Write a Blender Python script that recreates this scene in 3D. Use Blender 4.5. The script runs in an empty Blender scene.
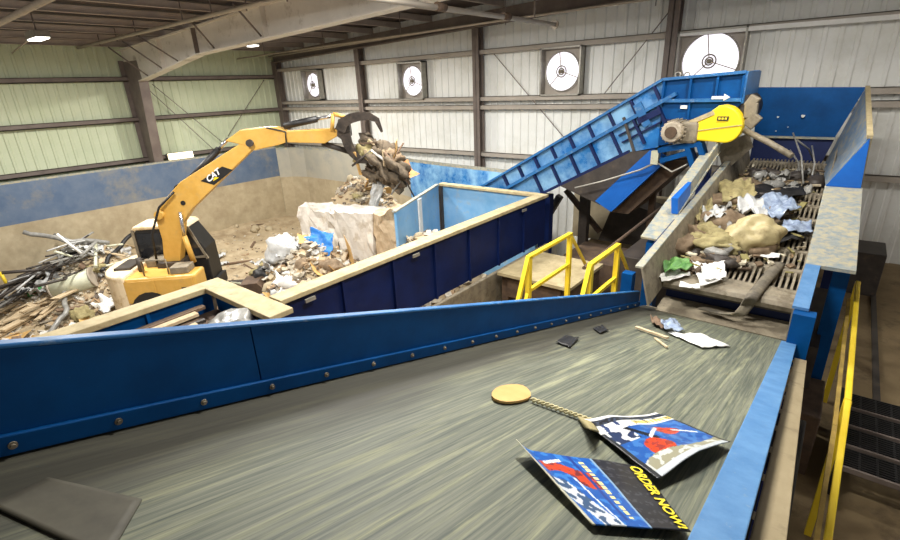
import bpy, bmesh, math, random
from mathutils import Vector, Matrix, noise
random.seed(7)
C = bpy.context.scene.collection
H = 6.5                       # eye height above the pit floor; heights below are given from the eye
PI = math.pi
# ------------------------------------------------------------------ camera
FPX = 482.7; PIT = 0.364693; YAW = 0.687670; ROL = -0.042377
fw = Vector((-math.sin(YAW)*math.cos(PIT), math.cos(YAW)*math.cos(PIT), -math.sin(PIT)))
r0 = Vector((math.cos(YAW), math.sin(YAW), 0)); u0 = r0.cross(fw)
rt = r0*math.cos(ROL)+u0*math.sin(ROL); up = -r0*math.sin(ROL)+u0*math.cos(ROL)
cd = bpy.data.cameras.new('camera'); cam = bpy.data.objects.new('camera', cd); C.objects.link(cam)
cd.sensor_width = 36; cd.lens = FPX/900*36; cd.clip_end = 200; cd.clip_start = .05
M = Matrix((rt, up, -fw)).transposed().to_4x4(); M.translation = (0, 0, H); cam.matrix_world = M
bpy.context.scene.camera = cam
def ray(px, py): return fw+rt*((px-450)/FPX)-up*((py-270)/FPX)
def at(px, py, x=None, y=None, z=None):      # a photo point on a plane of the building
    d = ray(px, py)
    return d*(x/d.x if x is not None else y/d.y if y is not None else z/d.z)
def onslope(px, py, c0, m, lift=0):          # ... on a sloping deck z = c0 + m*y
    d = ray(px, py); return d*((c0+lift)/(d.z-m*d.y))
# ------------------------------------------------------------------ materials
def s2l(c): return tuple(((v/255+.055)/1.055)**2.4 if v > 10 else v/255/12.92 for v in c)+(1,)
MATS = {}
def mk(name, c1, c2=None, scale=4, rough=.6, metal=0, bump=0, stretch=(1,1,1), dirt=None, dscale=2, dlo=.5, dhi=.65, rot=(0,0,0), spec=.5, c3=None, vcol=False, bscale=None):
    m = bpy.data.materials.new(name); m.use_nodes = True; N = m.node_tree.nodes; L = m.node_tree.links
    b = N['Principled BSDF']; b.inputs['Roughness'].default_value = rough; b.inputs['Metallic'].default_value = metal
    b.inputs['Specular IOR Level'].default_value = spec
    tc = N.new('ShaderNodeTexCoord'); mp = N.new('ShaderNodeMapping'); mp.inputs['Scale'].default_value = stretch; mp.inputs['Rotation'].default_value = rot
    L.new(tc.outputs['Object'], mp.inputs['Vector'])
    n = N.new('ShaderNodeTexNoise'); n.inputs['Scale'].default_value = scale; n.inputs['Detail'].default_value = 6; n.inputs['Roughness'].default_value = .65
    L.new(mp.outputs[0], n.inputs['Vector'])
    cr = N.new('ShaderNodeValToRGB'); e = cr.color_ramp.elements
    e[0].position = .35; e[1].position = .65; e[0].color = s2l(c1); e[1].color = s2l(c2 or c1)
    if c3: k = e.new(.78); k.color = s2l(c3)
    L.new(n.outputs['Fac'], cr.inputs['Fac']); out = cr.outputs['Color']
    if vcol:
        a = N.new('ShaderNodeVertexColor'); a.layer_name = 'tint'
        mx = N.new('ShaderNodeMixRGB'); mx.blend_type = 'MULTIPLY'; mx.inputs['Fac'].default_value = 1
        L.new(a.outputs['Color'], mx.inputs['Color1']); L.new(out, mx.inputs['Color2']); out = mx.outputs['Color']
    if dirt:
        n2 = N.new('ShaderNodeTexNoise'); n2.inputs['Scale'].default_value = dscale; n2.inputs['Detail'].default_value = 9; n2.inputs['Roughness'].default_value = .7
        L.new(tc.outputs['Object'], n2.inputs['Vector'])
        r2 = N.new('ShaderNodeValToRGB'); r2.color_ramp.elements[0].position = dlo; r2.color_ramp.elements[1].position = dhi
        L.new(n2.outputs['Fac'], r2.inputs['Fac'])
        mx = N.new('ShaderNodeMixRGB'); L.new(r2.outputs['Color'], mx.inputs['Fac']); L.new(out, mx.inputs['Color1']); mx.inputs['Color2'].default_value = s2l(dirt)
        out = mx.outputs['Color']
        rr = N.new('ShaderNodeMapRange'); rr.inputs['To Min'].default_value = rough; rr.inputs['To Max'].default_value = .9
        L.new(r2.outputs['Color'], rr.inputs['Value']); L.new(rr.outputs[0], b.inputs['Roughness'])
    L.new(out, b.inputs['Base Color'])
    if bump:
        bp = N.new('ShaderNodeBump'); bp.inputs['Strength'].default_value = bump; bp.inputs['Distance'].default_value = .02
        if bscale:
            n3 = N.new('ShaderNodeTexNoise'); n3.inputs['Scale'].default_value = bscale; n3.inputs['Detail'].default_value = 6; L.new(tc.outputs['Object'], n3.inputs['Vector']); L.new(n3.outputs['Fac'], bp.inputs['Height'])
        else: L.new(n.outputs['Fac'], bp.inputs['Height'])
        L.new(bp.outputs['Normal'], b.inputs['Normal'])
    MATS[name] = m; return m
def emit(name, col, st):
    m = bpy.data.materials.new(name); m.use_nodes = True; b = m.node_tree.nodes['Principled BSDF']
    b.inputs['Base Color'].default_value = (.8,.8,.8,1); b.inputs['Emission Color'].default_value = s2l(col); b.inputs['Emission Strength'].default_value = st
    MATS[name] = m; return m
mk('blue_paint', (0,64,120), (2,76,138), 3, .5, spec=.16, dirt=(110,140,160), dscale=26, dlo=.69, dhi=.74)
mk('blue_scuffed', (22,88,146), (40,108,166), 5, .45, dirt=(150,165,175), dscale=9, dlo=.55, dhi=.8)
mk('blue_navy', (6,22,66), (8,30,82), 2, .55, spec=.3, dirt=(50,60,90), dscale=5, dlo=.6, dhi=.85)
mk('blue_painted_sheen', (22,100,172), (44,124,192), 2, .22, dirt=(140,188,224), dscale=.9, dlo=.42, dhi=.6)  # pale patches paint the fans' reflections into the glossy blue
mk('blue_bright', (4,88,176), (8,98,190), 3, .45)
mk('blue_lit', (112,166,210), (142,186,222), 2, .45, dirt=(160,165,165), dscale=4, dlo=.55, dhi=.75)  # glossy blue under strong light, that brightness put into the colour
mk('blue_worn', (116,130,138), (148,152,146), 14, .6, dirt=(176,166,138), dscale=9, dlo=.42, dhi=.6)
mk('hood_worn', (74,106,142), (104,124,142), 10, .6, dirt=(150,146,132), dscale=7, dlo=.45, dhi=.62)
mk('blue_rail', (66,116,166), (92,138,184), 6, .45, dirt=(150,165,175), dscale=30, dlo=.6, dhi=.75)
mk('blue_dust', (78,98,126), (102,116,136), 1.3, .7, dirt=(150,142,122), dscale=.6, dlo=.5, dhi=.75)
def belt_mat():
    m = mk('belt_rubber', (70,76,68), (116,118,102), 2.6, .6, stretch=(30,.5,.5), dirt=(166,166,132), dscale=1, dlo=.5, dhi=.8, bump=.05, spec=.35)
    N = m.node_tree.nodes; L = m.node_tree.links; b = N['Principled BSDF']
    mixes = [n for n in N if n.type == 'MIX_RGB']; mx = mixes[-1]; nn = [n for n in N if n.type == 'TEX_NOISE'][1]
    tc = [n for n in N if n.type == 'TEX_COORD'][0]
    mp = N.new('ShaderNodeMapping'); mp.inputs['Scale'].default_value = (13,.5,.5); L.new(tc.outputs['Object'], mp.inputs['Vector']); L.new(mp.outputs[0], nn.inputs['Vector']); nn.inputs['Scale'].default_value = 2.2
    # the border: colour mixed darker towards the left edge, varied by noise
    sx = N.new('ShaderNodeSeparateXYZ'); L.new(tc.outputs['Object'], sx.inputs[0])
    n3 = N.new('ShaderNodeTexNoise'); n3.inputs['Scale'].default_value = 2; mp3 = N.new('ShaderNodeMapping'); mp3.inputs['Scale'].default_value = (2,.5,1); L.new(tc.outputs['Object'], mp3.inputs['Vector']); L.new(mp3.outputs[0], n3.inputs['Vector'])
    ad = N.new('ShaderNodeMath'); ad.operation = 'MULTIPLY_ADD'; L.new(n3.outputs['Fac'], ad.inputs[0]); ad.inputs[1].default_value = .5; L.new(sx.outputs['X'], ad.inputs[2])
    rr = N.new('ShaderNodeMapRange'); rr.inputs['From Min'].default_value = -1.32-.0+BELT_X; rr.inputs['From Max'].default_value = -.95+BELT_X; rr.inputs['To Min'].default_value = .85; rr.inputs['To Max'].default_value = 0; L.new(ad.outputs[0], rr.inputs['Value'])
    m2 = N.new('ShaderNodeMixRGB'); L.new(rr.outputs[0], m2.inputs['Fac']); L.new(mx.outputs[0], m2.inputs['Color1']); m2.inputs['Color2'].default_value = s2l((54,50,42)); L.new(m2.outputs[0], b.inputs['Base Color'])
BELT_X = .9     # the belt mesh hangs under an Empty at x = -0.9
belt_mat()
mk('tan_steel', (162,146,110), (190,174,136), 5, .7, dirt=(130,112,82), dscale=9, dlo=.58, dhi=.75)
mk('dust_steel', (118,108,92), (146,136,116), 6, .6, dirt=(96,86,70), dscale=5, dlo=.5, dhi=.7)
mk('tan_board', (158,142,110), (180,164,132), 3, .8, stretch=(1,.3,1), dirt=(104,92,72), dscale=4, dlo=.55, dhi=.8)
mk('concrete', (166,152,124), (186,172,144), 1.5, .9, dirt=(142,126,100), dscale=.8, dlo=.45, dhi=.75, bump=.1)
mk('block_white', (214,206,196), (232,226,216), 4, .9, dirt=(168,150,122), dscale=2.5, dlo=.52, dhi=.72, bump=.3)
mk('block_tan', (186,164,134), (206,184,154), 4, .9, dirt=(150,128,98), dscale=3, dlo=.5, dhi=.7, bump=.3)
mk('earth', (164,146,116), (188,170,140), 1.6, .95, bump=.5, dirt=(136,116,88), dscale=1.2, dlo=.5, dhi=.7, bscale=9)
mk('slab', (126,106,76), (146,126,92), 1.2, .85, dirt=(84,70,52), dscale=1.5, dlo=.52, dhi=.7)
mk('wall_panel', (234,234,228), (242,242,238), .8, .6, dirt=(206,204,192), dscale=.5, dlo=.5, dhi=.8)
mk('wall_panel_green_cast', (200,208,176), (210,216,186), .8, .65)  # green cast of the lamps put into the panel colour
mk('roof_dark', (74,64,62), (88,78,74), 2, .8)
mk('purlin', (178,164,154), (194,180,168), 2, .6)
mk('frame_grey', (104,92,86), (122,110,102), 2, .6)
mk('rafter_paint', (214,206,194), (226,218,206), 1.5, .55, dirt=(168,156,138), dscale=1.6, dlo=.55, dhi=.7)
mk('girt', (164,154,142), (178,168,156), 2, .6)
mk('galv', (150,146,138), (172,168,158), 8, .45, .5)
mk('pipe_tan', (160,148,132), (178,166,150), 4, .6)
mk('cat_yellow', (206,158,68), (220,174,88), 3, .42, dirt=(196,160,96), dscale=4, dlo=.55, dhi=.75)
mk('cat_pale', (234,212,176), (244,226,194), 3, .55, dirt=(196,164,104), dscale=4, dlo=.5, dhi=.7)
mk('guard_yellow', (248,212,20), (252,222,34), 3, .4, dirt=(214,176,40), dscale=4, dlo=.6, dhi=.8)
mk('rail_yellow', (240,204,36), (246,214,60), 5, .45, dirt=(186,156,60), dscale=6, dlo=.62, dhi=.75)
mk('rail_dirty', (150,124,60), (186,156,74), 8, .6)
mk('black', (22,22,24), (36,34,34), 6, .5)
mk('dark_steel', (52,46,42), (70,62,56), 5, .55, dirt=(96,84,68), dscale=5, dlo=.58, dhi=.75)
mk('claw', (54,48,44), (84,74,66), 6, .45, .4, dirt=(120,106,88), dscale=5, dlo=.55, dhi=.75)
mk('chrome', (200,200,205), None, 2, .2, .9)
mk('glass_dark', (26,28,32), (48,50,54), 2, .12)
mk('rubber', (86,80,70), (116,108,94), 8, .7, dirt=(140,130,110), dscale=6, dlo=.5, dhi=.7)
mk('rubber_dark', (66,62,52), (90,86,72), 3, .7)
mk('rust', (72,56,44), (96,76,58), 6, .8, dirt=(66,52,44), dscale=4, dlo=.5, dhi=.7)
mk('white', (232,230,224), (242,240,236), 5, .6)
mk('wood', (182,160,126), (208,188,156), 3, .75, stretch=(1,8,8))
mk('wood_dark', (98,78,62), (128,104,82), 3, .8, stretch=(1,8,8))
mk('card', (190,150,88), (204,166,106), 4, .85)
mk('film', (176,176,174), (202,202,200), 9, .25)
mk('film_blue', (116,130,156), (172,186,206), 9, .2)
mk('film_grey', (120,118,114), (160,158,152), 9, .3)
mk('rope', (184,174,134), (206,196,156), 30, .8)
mk('dust_haze_liner', (160,158,148), (176,170,154), 1.3, .8, dirt=(124,130,136), dscale=.6, dlo=.52, dhi=.75)  # blue liner greyed by dust and by haze put into its colour
mk('bag_tan', (176,160,116), (200,186,142), 5, .4, dirt=(150,132,92), dscale=5, dlo=.5, dhi=.7, bump=.6)
mk('rag', (104,86,66), (142,122,98), 7, .9, bump=.5)
mk('rag_dark', (74,64,52), (112,98,80), 9, .9, bump=.8)
mk('rag_olive', (128,116,78), (170,158,112), 7, .8, bump=.5)
mk('green', (62,116,50), (112,156,88), 6, .5)
mk('green_dark', (30,120,50), (40,150,64), 6, .5)
mk('blue_tarp', (30,110,190), (50,130,210), 5, .5)
mk('pale_green', (196,198,172), (210,210,186), 5, .55, dirt=(170,160,130), dscale=4, dlo=.55, dhi=.75)
mk('orange', (176,118,72), (200,146,100), 5, .8)
mk('motor', (164,152,134), (190,178,158), 7, .55, dirt=(110,94,72), dscale=9, dlo=.5, dhi=.7)
mk('tinted', (225,225,225), (255,255,255), 12, .85, vcol=True)
mk('print', (250,250,250), None, 2, .3, vcol=True)
mk('ink_yellow', (236,212,40), None, 2, .4)
mk('ink_white', (236,236,236), None, 2, .4)
emit('daylight', (240,236,250), 1.15); emit('lamp_glow', (255,252,238), 6); emit('lamp_warm', (255,236,190), 5)
# ------------------------------------------------------------------ mesh builder
class MB:
    def __init__(s): s.v = []; s.f = []; s.col = []; s.sm = []
    def add(s, vs, fs, col=None, smooth=False):
        o = len(s.v); s.v += [Vector(v) for v in vs]
        for f in fs: s.f.append([i+o for i in f]); s.col.append(col); s.sm.append(smooth)
        return s
    def hexa(s, p, col=None): return s.add(p, [(0,3,2,1),(4,5,6,7),(0,1,5,4),(1,2,6,5),(2,3,7,6),(3,0,4,7)], col)
    def box(s, a, b, col=None):
        x0,y0,z0 = a; x1,y1,z1 = b
        return s.hexa([(x0,y0,z0),(x1,y0,z0),(x1,y1,z0),(x0,y1,z0),(x0,y0,z1),(x1,y0,z1),(x1,y1,z1),(x0,y1,z1)], col)
    def prism(s, pts, axis, a, b, col=None):          # closed outline in a plane, pushed from a to b
        n = len(pts)
        def P(q, t): return {0:(t,q[0],q[1]), 1:(q[0],t,q[1]), 2:(q[0],q[1],t)}[axis]
        vs = [P(q, a) for q in pts]+[P(q, b) for q in pts]
        return s.add(vs, [tuple(range(n))[::-1], tuple(range(n, 2*n))]+[(i,(i+1)%n,n+(i+1)%n,n+i) for i in range(n)], col)
    def bar(s, p, q, w, h, upv=(0,0,1), col=None):     # square bar, w sideways, h along upv
        p = Vector(p); q = Vector(q); d = (q-p).normalized(); u = Vector(upv); sd = d.cross(u)
        if sd.length < 1e-4: sd = d.cross(Vector((1,0,0)))
        sd.normalize(); u = sd.cross(d).normalized(); a = sd*w/2; b = u*h/2
        return s.hexa([p-a-b,p+a-b,p+a+b,p-a+b,q-a-b,q+a-b,q+a+b,q-a+b], col)
    def tube(s, pts, r, n=10, cap=True, col=None):
        pts = [Vector(p) for p in pts]; rs = r if isinstance(r, (list,tuple)) else [r]*len(pts)
        vs = []; ref = None
        for i, p in enumerate(pts):
            d = (pts[min(i+1,len(pts)-1)]-pts[max(i-1,0)]).normalized()
            if ref is None:
                ref = d.orthogonal().normalized()
            a = (ref-d*ref.dot(d)).normalized(); ref = a; b = d.cross(a)
            vs += [p+(a*math.cos(2*PI*k/n)+b*math.sin(2*PI*k/n))*rs[i] for k in range(n)]
        fs = [(i*n+k, i*n+(k+1)%n, (i+1)*n+(k+1)%n, (i+1)*n+k) for i in range(len(pts)-1) for k in range(n)]
        s.add(vs, fs, col, True)
        if cap:
            o = len(s.v)-len(vs)
            s.f += [[o+k for k in range(n)][::-1], [o+len(vs)-n+k for k in range(n)]]; s.col += [col]*2; s.sm += [False]*2
        return s
    def slab(s, q, th, col=None):                      # quad with real thickness
        q = [Vector(p) for p in q]; n = (q[1]-q[0]).cross(q[3]-q[0]).normalized()*th
        return s.hexa([p-n for p in q]+list(q), col)
    def grid(s, fn, nu, nv, th=0, colfn=None, smooth=True):
        vs = [Vector(fn(i/nu, j/nv)) for j in range(nv+1) for i in range(nu+1)]
        o = len(s.v); s.v += vs
        for j in range(nv):
            for i in range(nu):
                a = o+j*(nu+1)+i; s.f.append([a,a+1,a+nu+2,a+nu+1]); s.sm.append(smooth)
                s.col.append(colfn((i+.5)/nu,(j+.5)/nv) if colfn else None)
        return s
    def build(s, name, mat, parent=None, local=False, bevel=0, solid=0, sub=0):
        root = None
        if parent is not None:
            root = parent
            while root.parent is not None: root = root.parent
        off = Vector((0,0,0)) if local else Vector((0,0,H))-(root.location if root is not None else Vector())
        if root is None and not local:                  # give a one-mesh thing its origin at its own foot
            xs = [v.x for v in s.v]; ys = [v.y for v in s.v]; zs = [v.z for v in s.v]
            org = Vector(((min(xs)+max(xs))/2, (min(ys)+max(ys))/2, min(zs)))
            off = -org
        me = bpy.data.meshes.new(name); me.from_pydata([v+off for v in s.v], [], s.f)
        if any(c is not None for c in s.col):
            ca = me.color_attributes.new('tint', 'FLOAT_COLOR', 'CORNER'); k = 0
            for p, c in zip(me.polygons, s.col):
                for _ in p.vertices: ca.data[k].color = s2l(c) if c else (1,1,1,1); k += 1
        for p, m_ in zip(me.polygons, s.sm): p.use_smooth = m_
        bm = bmesh.new(); bm.from_mesh(me)
        if not solid and not any(c is not None for c in s.col): bmesh.ops.recalc_face_normals(bm, faces=bm.faces)
        bm.to_mesh(me); bm.free()
        me.materials.append(MATS[mat]); o = bpy.data.objects.new(name, me); C.objects.link(o)
        if root is None and not local: o.location = org+Vector((0,0,H))
        if parent is not None: o.parent = parent
        if solid: md = o.modifiers.new('thickness', 'SOLIDIFY'); md.thickness = solid; md.offset = 0
        if sub: md = o.modifiers.new('smooth', 'SUBSURF'); md.levels = md.render_levels = sub
        if bevel: md = o.modifiers.new('edge', 'BEVEL'); md.width = bevel; md.segments = 2; md.limit_method = 'ANGLE'
        return o
def tag(o, label, cat, group=None, kind=None):
    o['label'] = label; o['category'] = cat
    if group: o['group'] = group
    if kind: o['kind'] = kind
    return o
def struct(o, label=None):
    o['kind'] = 'structure'
    return o
def empty(name, loc, label, cat, group=None, rz=0):
    o = bpy.data.objects.new(name, None); C.objects.link(o); o.location = Vector(loc)+Vector((0,0,H)); o.rotation_euler = (0,0,rz)
    o.empty_display_size = .2
    return tag(o, label, cat, group)
def copy_tree(o, parent=None):
    c = o.copy(); C.objects.link(c); c.parent = parent
    for ch in list(o.children): copy_tree(ch, c)
    return c
def text_mb(txt, fn, mat, name, parent, depth=.004, shear=0):    # lettering: fn maps 0..1,0..1 of the text box to a point
    cu = bpy.data.curves.new('lettering', 'FONT'); cu.body = txt; cu.extrude = 0; cu.shear = shear; cu.resolution_u = 3; cu.offset = .035
    t = bpy.data.objects.new('lettering', cu); C.objects.link(t); bpy.context.view_layer.update()
    me = t.evaluated_get(bpy.context.evaluated_depsgraph_get()).to_mesh()
    vs = [v.co.copy() for v in me.vertices]; fs = [list(p.vertices) for p in me.polygons]; t.to_mesh_clear()
    bpy.data.objects.remove(t); bpy.data.curves.remove(cu)
    x0 = min(v.x for v in vs); x1 = max(v.x for v in vs); y0 = min(v.y for v in vs); y1 = max(v.y for v in vs)
    m = MB(); m.add([fn((v.x-x0)/(x1-x0), (v.y-y0)/(y1-y0)) for v in vs], fs)
    return m
# ------------------------------------------------------------------ the building
XL = -22.84; YB = 15.0; XR = 7.0; YF = -6.0
def roofz(x): return 2.02+.037*(x+22.84)
def ribbed(axis, a, b, zlo, zhi, pitch=.31):
    pts = []; t = a
    while t < b:
        for dt, dn in ((0,0),(.19,0),(.215,.035),(.285,.035)): pts.append((min(t+dt, b), dn))
        t += pitch
    pts.append((b, 0)); m = MB()
    front = [(p, n) for p, n in pts]; out = front+[(b, -.06), (a, -.06)]
    if axis == 'x': o2 = [(p, YB-n) for p, n in out]
    else: o2 = [(XL+n, p) for p, n in out]
    # faces of the sheet, front strips and a back
    vs = [(q[0],q[1],zlo) for q in o2]+[(q[0],q[1],zhi) for q in o2]; n = len(o2)
    m.add(vs, [(i,(i+1)%n,n+(i+1)%n,n+i) for i in range(n)])
    return m
struct(ribbed('x', XL, XR, -6.6, 2.6).build('wall_back', 'wall_panel'))
struct(ribbed('y', YF, YB, -6.6, 2.0).build('wall_left', 'wall_panel_green_cast'))
struct(MB().prism([(XL,roofz(XL)),(XR,roofz(XR)),(XR,roofz(XR)+.12),(XL,roofz(XL)+.12)], 1, YF, YB+.06).build('ceiling', 'roof_dark'))
struct(MB().box((XL,YF,-6.9),(-5.4,YB,-6.6)).build('floor', 'concrete'))
struct(MB().box((-5.4,YF,-6.9),(XR,YB,-4.4)).build('floor', 'slab'))
# girts: cold-formed rails along the walls, one object each
k = 0
GL = [('lowest',-2.4),('middle lower',-.78),('middle upper',-.5),('upper',1.0)]
for nm, z in GL:
    m = MB(); m.box((XL+.05,14.72,z-.05),(XR,14.96,z-.02)); m.box((XL+.05,14.70,z-.05),(XR,14.725,z+.1)); m.box((XL+.05,14.70,z+.08),(XR,14.78,z+.1))
    o = m.build('wall_girt', 'girt'); tag(o, nm+' of the four horizontal girts along the wall with the round fans', 'girt', 'girts on the fan wall')
for nm, z in (('lowest',-2.37),('middle',-.78),('top',.73)):
    m = MB(); m.box((XL+.04,YF,z-.08),(XL+.26,14.9,z-.05)); m.box((XL+.235,YF,z-.08),(XL+.26,14.9,z+.1)); m.box((XL+.18,YF,z+.08),(XL+.26,14.9,z+.1))
    o = m.build('wall_girt', 'frame_grey'); tag(o, nm+' horizontal girt on the greenish left wall', 'girt', 'girts on the left wall')
# columns
def icol(x, y, z0, z1, w, d, mat, label, along='x'):
    t = empty('steel_column', (x,y,z0), label, 'column', 'columns on the fan wall')
    a, b = w/2, d/2
    MB().box((x-a,y-b,z0),(x+a,y-b+.02,z1)).build('flange', mat, t); MB().box((x-a,y+b-.02,z0),(x+a,y+b,z1)).build('flange', mat, t)
    MB().box((x-.012,y-b,z0),(x+.012,y+b,z1)).build('web', mat, t)
    MB().box((x-a-.05,y-b-.05,z0-.02),(x+a+.05,y+b+.05,z0)).build('base_plate', mat, t)
    return t
for x, w, l in ((-22.5,.36,'dark steel column in the corner between the left wall and the fan wall'),(at(363,95,y=14.75).x,.26,'dark steel column on the fan wall between the first two round fans'),(at(479,100,y=14.75).x,.26,'dark steel column on the fan wall between the second and third round fans'),(at(666,100,y=14.75).x,.3,'dark steel column on the fan wall behind the top of the blue conveyor'),(2.4,.34,'steel column on the fan wall beyond the right edge')):
    if x < 2: icol(x, 14.72, -6.58 if x < -5.4 else -4.38, roofz(x)-.62, w, .3, 'frame_grey', l)
# main portal frame at y = 8.1
yr = 8.1
t = empty('portal_frame', (-22.4,yr,-6.58), 'big tapered grey steel rafter with its dark column on the left wall', 'steel frame')
MB().prism([(-22.6,-6.58),(-22.25,-6.58),(-21.25,.62),(-21.35,1.35),(-22.72,1.35)], 1, yr-.015, yr+.015).build('column_web', 'frame_grey', t)
MB().bar((-22.23,yr,-6.58),(-21.22,yr,.62),.34,.03,(1,0,0)).build('column_flange', 'frame_grey', t)
MB().bar((-22.6,yr,-6.58),(-22.72,yr,1.4),.34,.03,(1,0,0)).build('column_flange', 'frame_grey', t)
def rt_(x): return 1.74+.037*(x+22.84)
MB().prism([(-21.25,.62),(-16.4,1.22),(XR,1.22+.034*(XR+16.4)),(XR,rt_(XR)),(-22.6,rt_(-22.6)),(-22.6,1.36),(-21.35,1.36)], 1, yr-.015, yr+.015).build('rafter_web', 'rafter_paint', t)
MB().bar((-21.25,yr,.62),(-16.4,yr,1.22),.34,.03).build('rafter_flange', 'rafter_paint', t)
MB().bar((-16.4,yr,1.22),(XR,yr,1.22+.034*(XR+16.4)),.34,.03).build('rafter_flange', 'rafter_paint', t)
MB().bar((-22.6,yr,rt_(-22.6)),(XR,yr,rt_(XR)),.34,.03).build('rafter_flange', 'rafter_paint', t)
for x in (-16.4,-19.0,-12.5): MB().box((x-.012,yr-.15,1.2+.034*(x+16.4) if x > -17 else .92),(x+.012,yr+.15,rt_(x))).build('stiffener', 'frame_grey' if x == -16.4 else 'rafter_paint', t)
# end-wall rafter
MB_ = MB().prism([(-22.4,1.36),(XR,1.36+.034*29.4),(XR,rt_(XR)),(-22.4,rt_(-22.4))], 1, 14.55, 14.6)
MB_.bar((-22.4,14.5,1.36),(XR,14.5,1.36+.034*29.4),.26,.03)
tag(MB_.build('end_rafter', 'frame_grey'), 'grey steel rafter along the top of the wall with the round fans', 'rafter')
# purlins along the roof
for i in range(18):
    x = -21.9+1.55*i; z = roofz(x)-.03; m = MB()
    m.box((x-.01,YF,z-.2),(x+.01,14.9,z)); m.box((x-.01,YF,z-.2),(x+.07,14.9,z-.185)); m.box((x-.07,YF,z-.015),(x+.01,14.9,z))
    tag(m.build('roof_purlin', 'purlin'), 'thin steel purlin running under the dark roof deck', 'purlin', 'roof purlins')
# flange braces from the rafter's bottom flange up to the purlins
for (a, b) in (((148,76),(108,47)),((163,69),(122,41)),((178,61),(138,36)),((214,48),(190,20)),((261,36),(233,4))):
    p = at(*a, y=8.0); q = at(*b, y=7.0); q.z = min(q.z, roofz(q.x)-.1)
    tag(MB().tube([p,q],.025,6).build('flange_brace', 'frame_grey'), 'thin diagonal brace from the big rafter up to the roof', 'brace', 'flange braces on the big rafter')
# pipes
tag(MB().tube([at(34,36,y=4.0),at(12,53,x=XL+.06)],.02,6).build('lamp_conduit', 'pipe_tan'), 'thin pale conduit running down from the far left ceiling light', 'conduit')
z = 1.82
m = MB().tube([(-22.6,6.7,z),(XR,6.7,z)],.05,12)
t = empty('sprinkler_pipe', (-15,6.7,z), 'long pale pipe hanging in front of the big rafter', 'pipe')
m.build('pipe_run', 'pipe_tan', t)
for x in (-20.35,-18.8,-17.25,-14.15,-12.6,-11.05,-9.5): MB().tube([(x,6.7,z-.09),(x,6.7,roofz(x)-.05)],.018,6).build('hanger', 'frame_grey', t)
t = empty('fire_main_pipe', (-6.2,8,1.3), 'thick dark overhead pipe ending near the fan wall with a bracket', 'pipe')
MB().tube([(-6.2,YF+.2,1.36),(-6.2,12,1.3)],.05,12).build('pipe_run', 'girt', t)
MB().tube([(-6.2,12,1.3),(-6.2,12.05,1.3)],.1,12).build('end_flange', 'pipe_tan', t)
for y in (3,7,11): MB().tube([(-6.2,y,1.38),(-6.2,y,roofz(-6.2))],.02,6).build('hanger', 'frame_grey', t)
for y in (7.6,9.8): MB().tube([(-6.2,y-.12,1.33),(-6.2,y+.12,1.33)],.075,12).build('coupling', 'rust', t)
tag(MB().tube([(-22.4,14.3,1.62),(-8.6,14.3,1.86)],.04,8).build('wall_pipe', 'pipe_tan'), 'thin pale pipe along the top of the wall over the fans', 'pipe')
tag(MB().bar(at(672,35,y=14.66),at(900,17,y=14.66)+Vector((1,0,0)),.06,.1).build('cable_tray', 'white'), 'white conduit along the wall above the rightmost fan', 'conduit')
t = empty('gas_pipe', (-13,2.75,1.5), 'pale pipe crossing the top left corner under the roof', 'pipe'); MB().tube([(-22.6,2.85,1.5),(-2,2.75,1.5)],.055,10).build('pipe_run', 'pipe_tan', t)
for x in (-19,-9,-5): MB().tube([(x,2.8,1.5),(x,2.8,roofz(x)+.02)],.015,6).build('hanger', 'frame_grey', t)
t = empty('conduit_run', (-8,12.6,1.6), 'thin conduit under the roof near the fan wall', 'conduit'); MB().tube([(-22.2,12.6,1.5),(XR,12.6,1.75)],.03,8).build('conduit', 'pipe_tan', t)
for x in (-20,-16,-12,-8,-4,0): MB().tube([(x,12.6,1.5),(x,12.6,roofz(x)+.02)],.012,6).build('hanger', 'frame_grey', t)
# cross bracing rods
def rod(a, b, lab, **k):
    tag(MB().tube([at(*a,**k),at(*b,**k)],.014,6).build('brace_rod', 'frame_grey'), lab, 'brace rod', 'wall bracing rods')
rod((152,84),(222,142), 'upper of two thin rods crossing the left wall behind the boom', x=XL+.265)
rod((149,90),(214,150), 'lower of two thin rods crossing the left wall behind the boom', x=XL+.265)
rod((264,80),(228,136), 'thin rod rising toward the corner on the left wall', x=XL+.265)
rod((494,54),(566,140), 'thin rod sloping down left of the third round fan', y=14.72)
rod((672,8),(604,94), 'thin rod sloping down left of the rightmost round fan', y=14.72)
# ceiling lamps, plus unseen ones added for brightness ----------------------------------------
def lamp(p, label, size=(.9,.32), power=260, glow='lamp_glow', show=True):
    p = Vector(p); t = empty('ceiling_or_added_light', p, label, 'lamp', 'ceiling lights')
    w, d = size
    MB().prism([(p.x-w/2,p.z),(p.x+w/2,p.z),(p.x+w/2-.08,p.z+.16),(p.x-w/2+.08,p.z+.16)],1,p.y-d/2,p.y+d/2).build('housing', 'galv', t)
    MB().box((p.x-w/2+.04,p.y-d/2+.03,p.z-.03),(p.x+w/2-.04,p.y+d/2-.03,p.z)).build('diffuser', glow, t)
    MB().tube([(p.x,p.y,p.z+.16),(p.x,p.y,roofz(p.x)-.02)],.02,6).build('hanger', 'frame_grey', t)
    L = bpy.data.lights.new('lamp_or_added_light','AREA'); L.energy = power; L.shape = 'RECTANGLE'; L.size = 1.0; L.size_y = .5; L.color = (1,.975,.92)
    lo = bpy.data.objects.new('lamp_or_added_light', L); C.objects.link(lo); lo.location = p+Vector((0,0,H-.06))
LP = 520
lamp((-16.25,4.04,1.5), 'boxy ceiling light glowing at the far left under the roof', power=620)
lamp((-16.6,10.07,1.55), 'ceiling light glowing beyond the big rafter', (.5,.25), power=LP)
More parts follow.
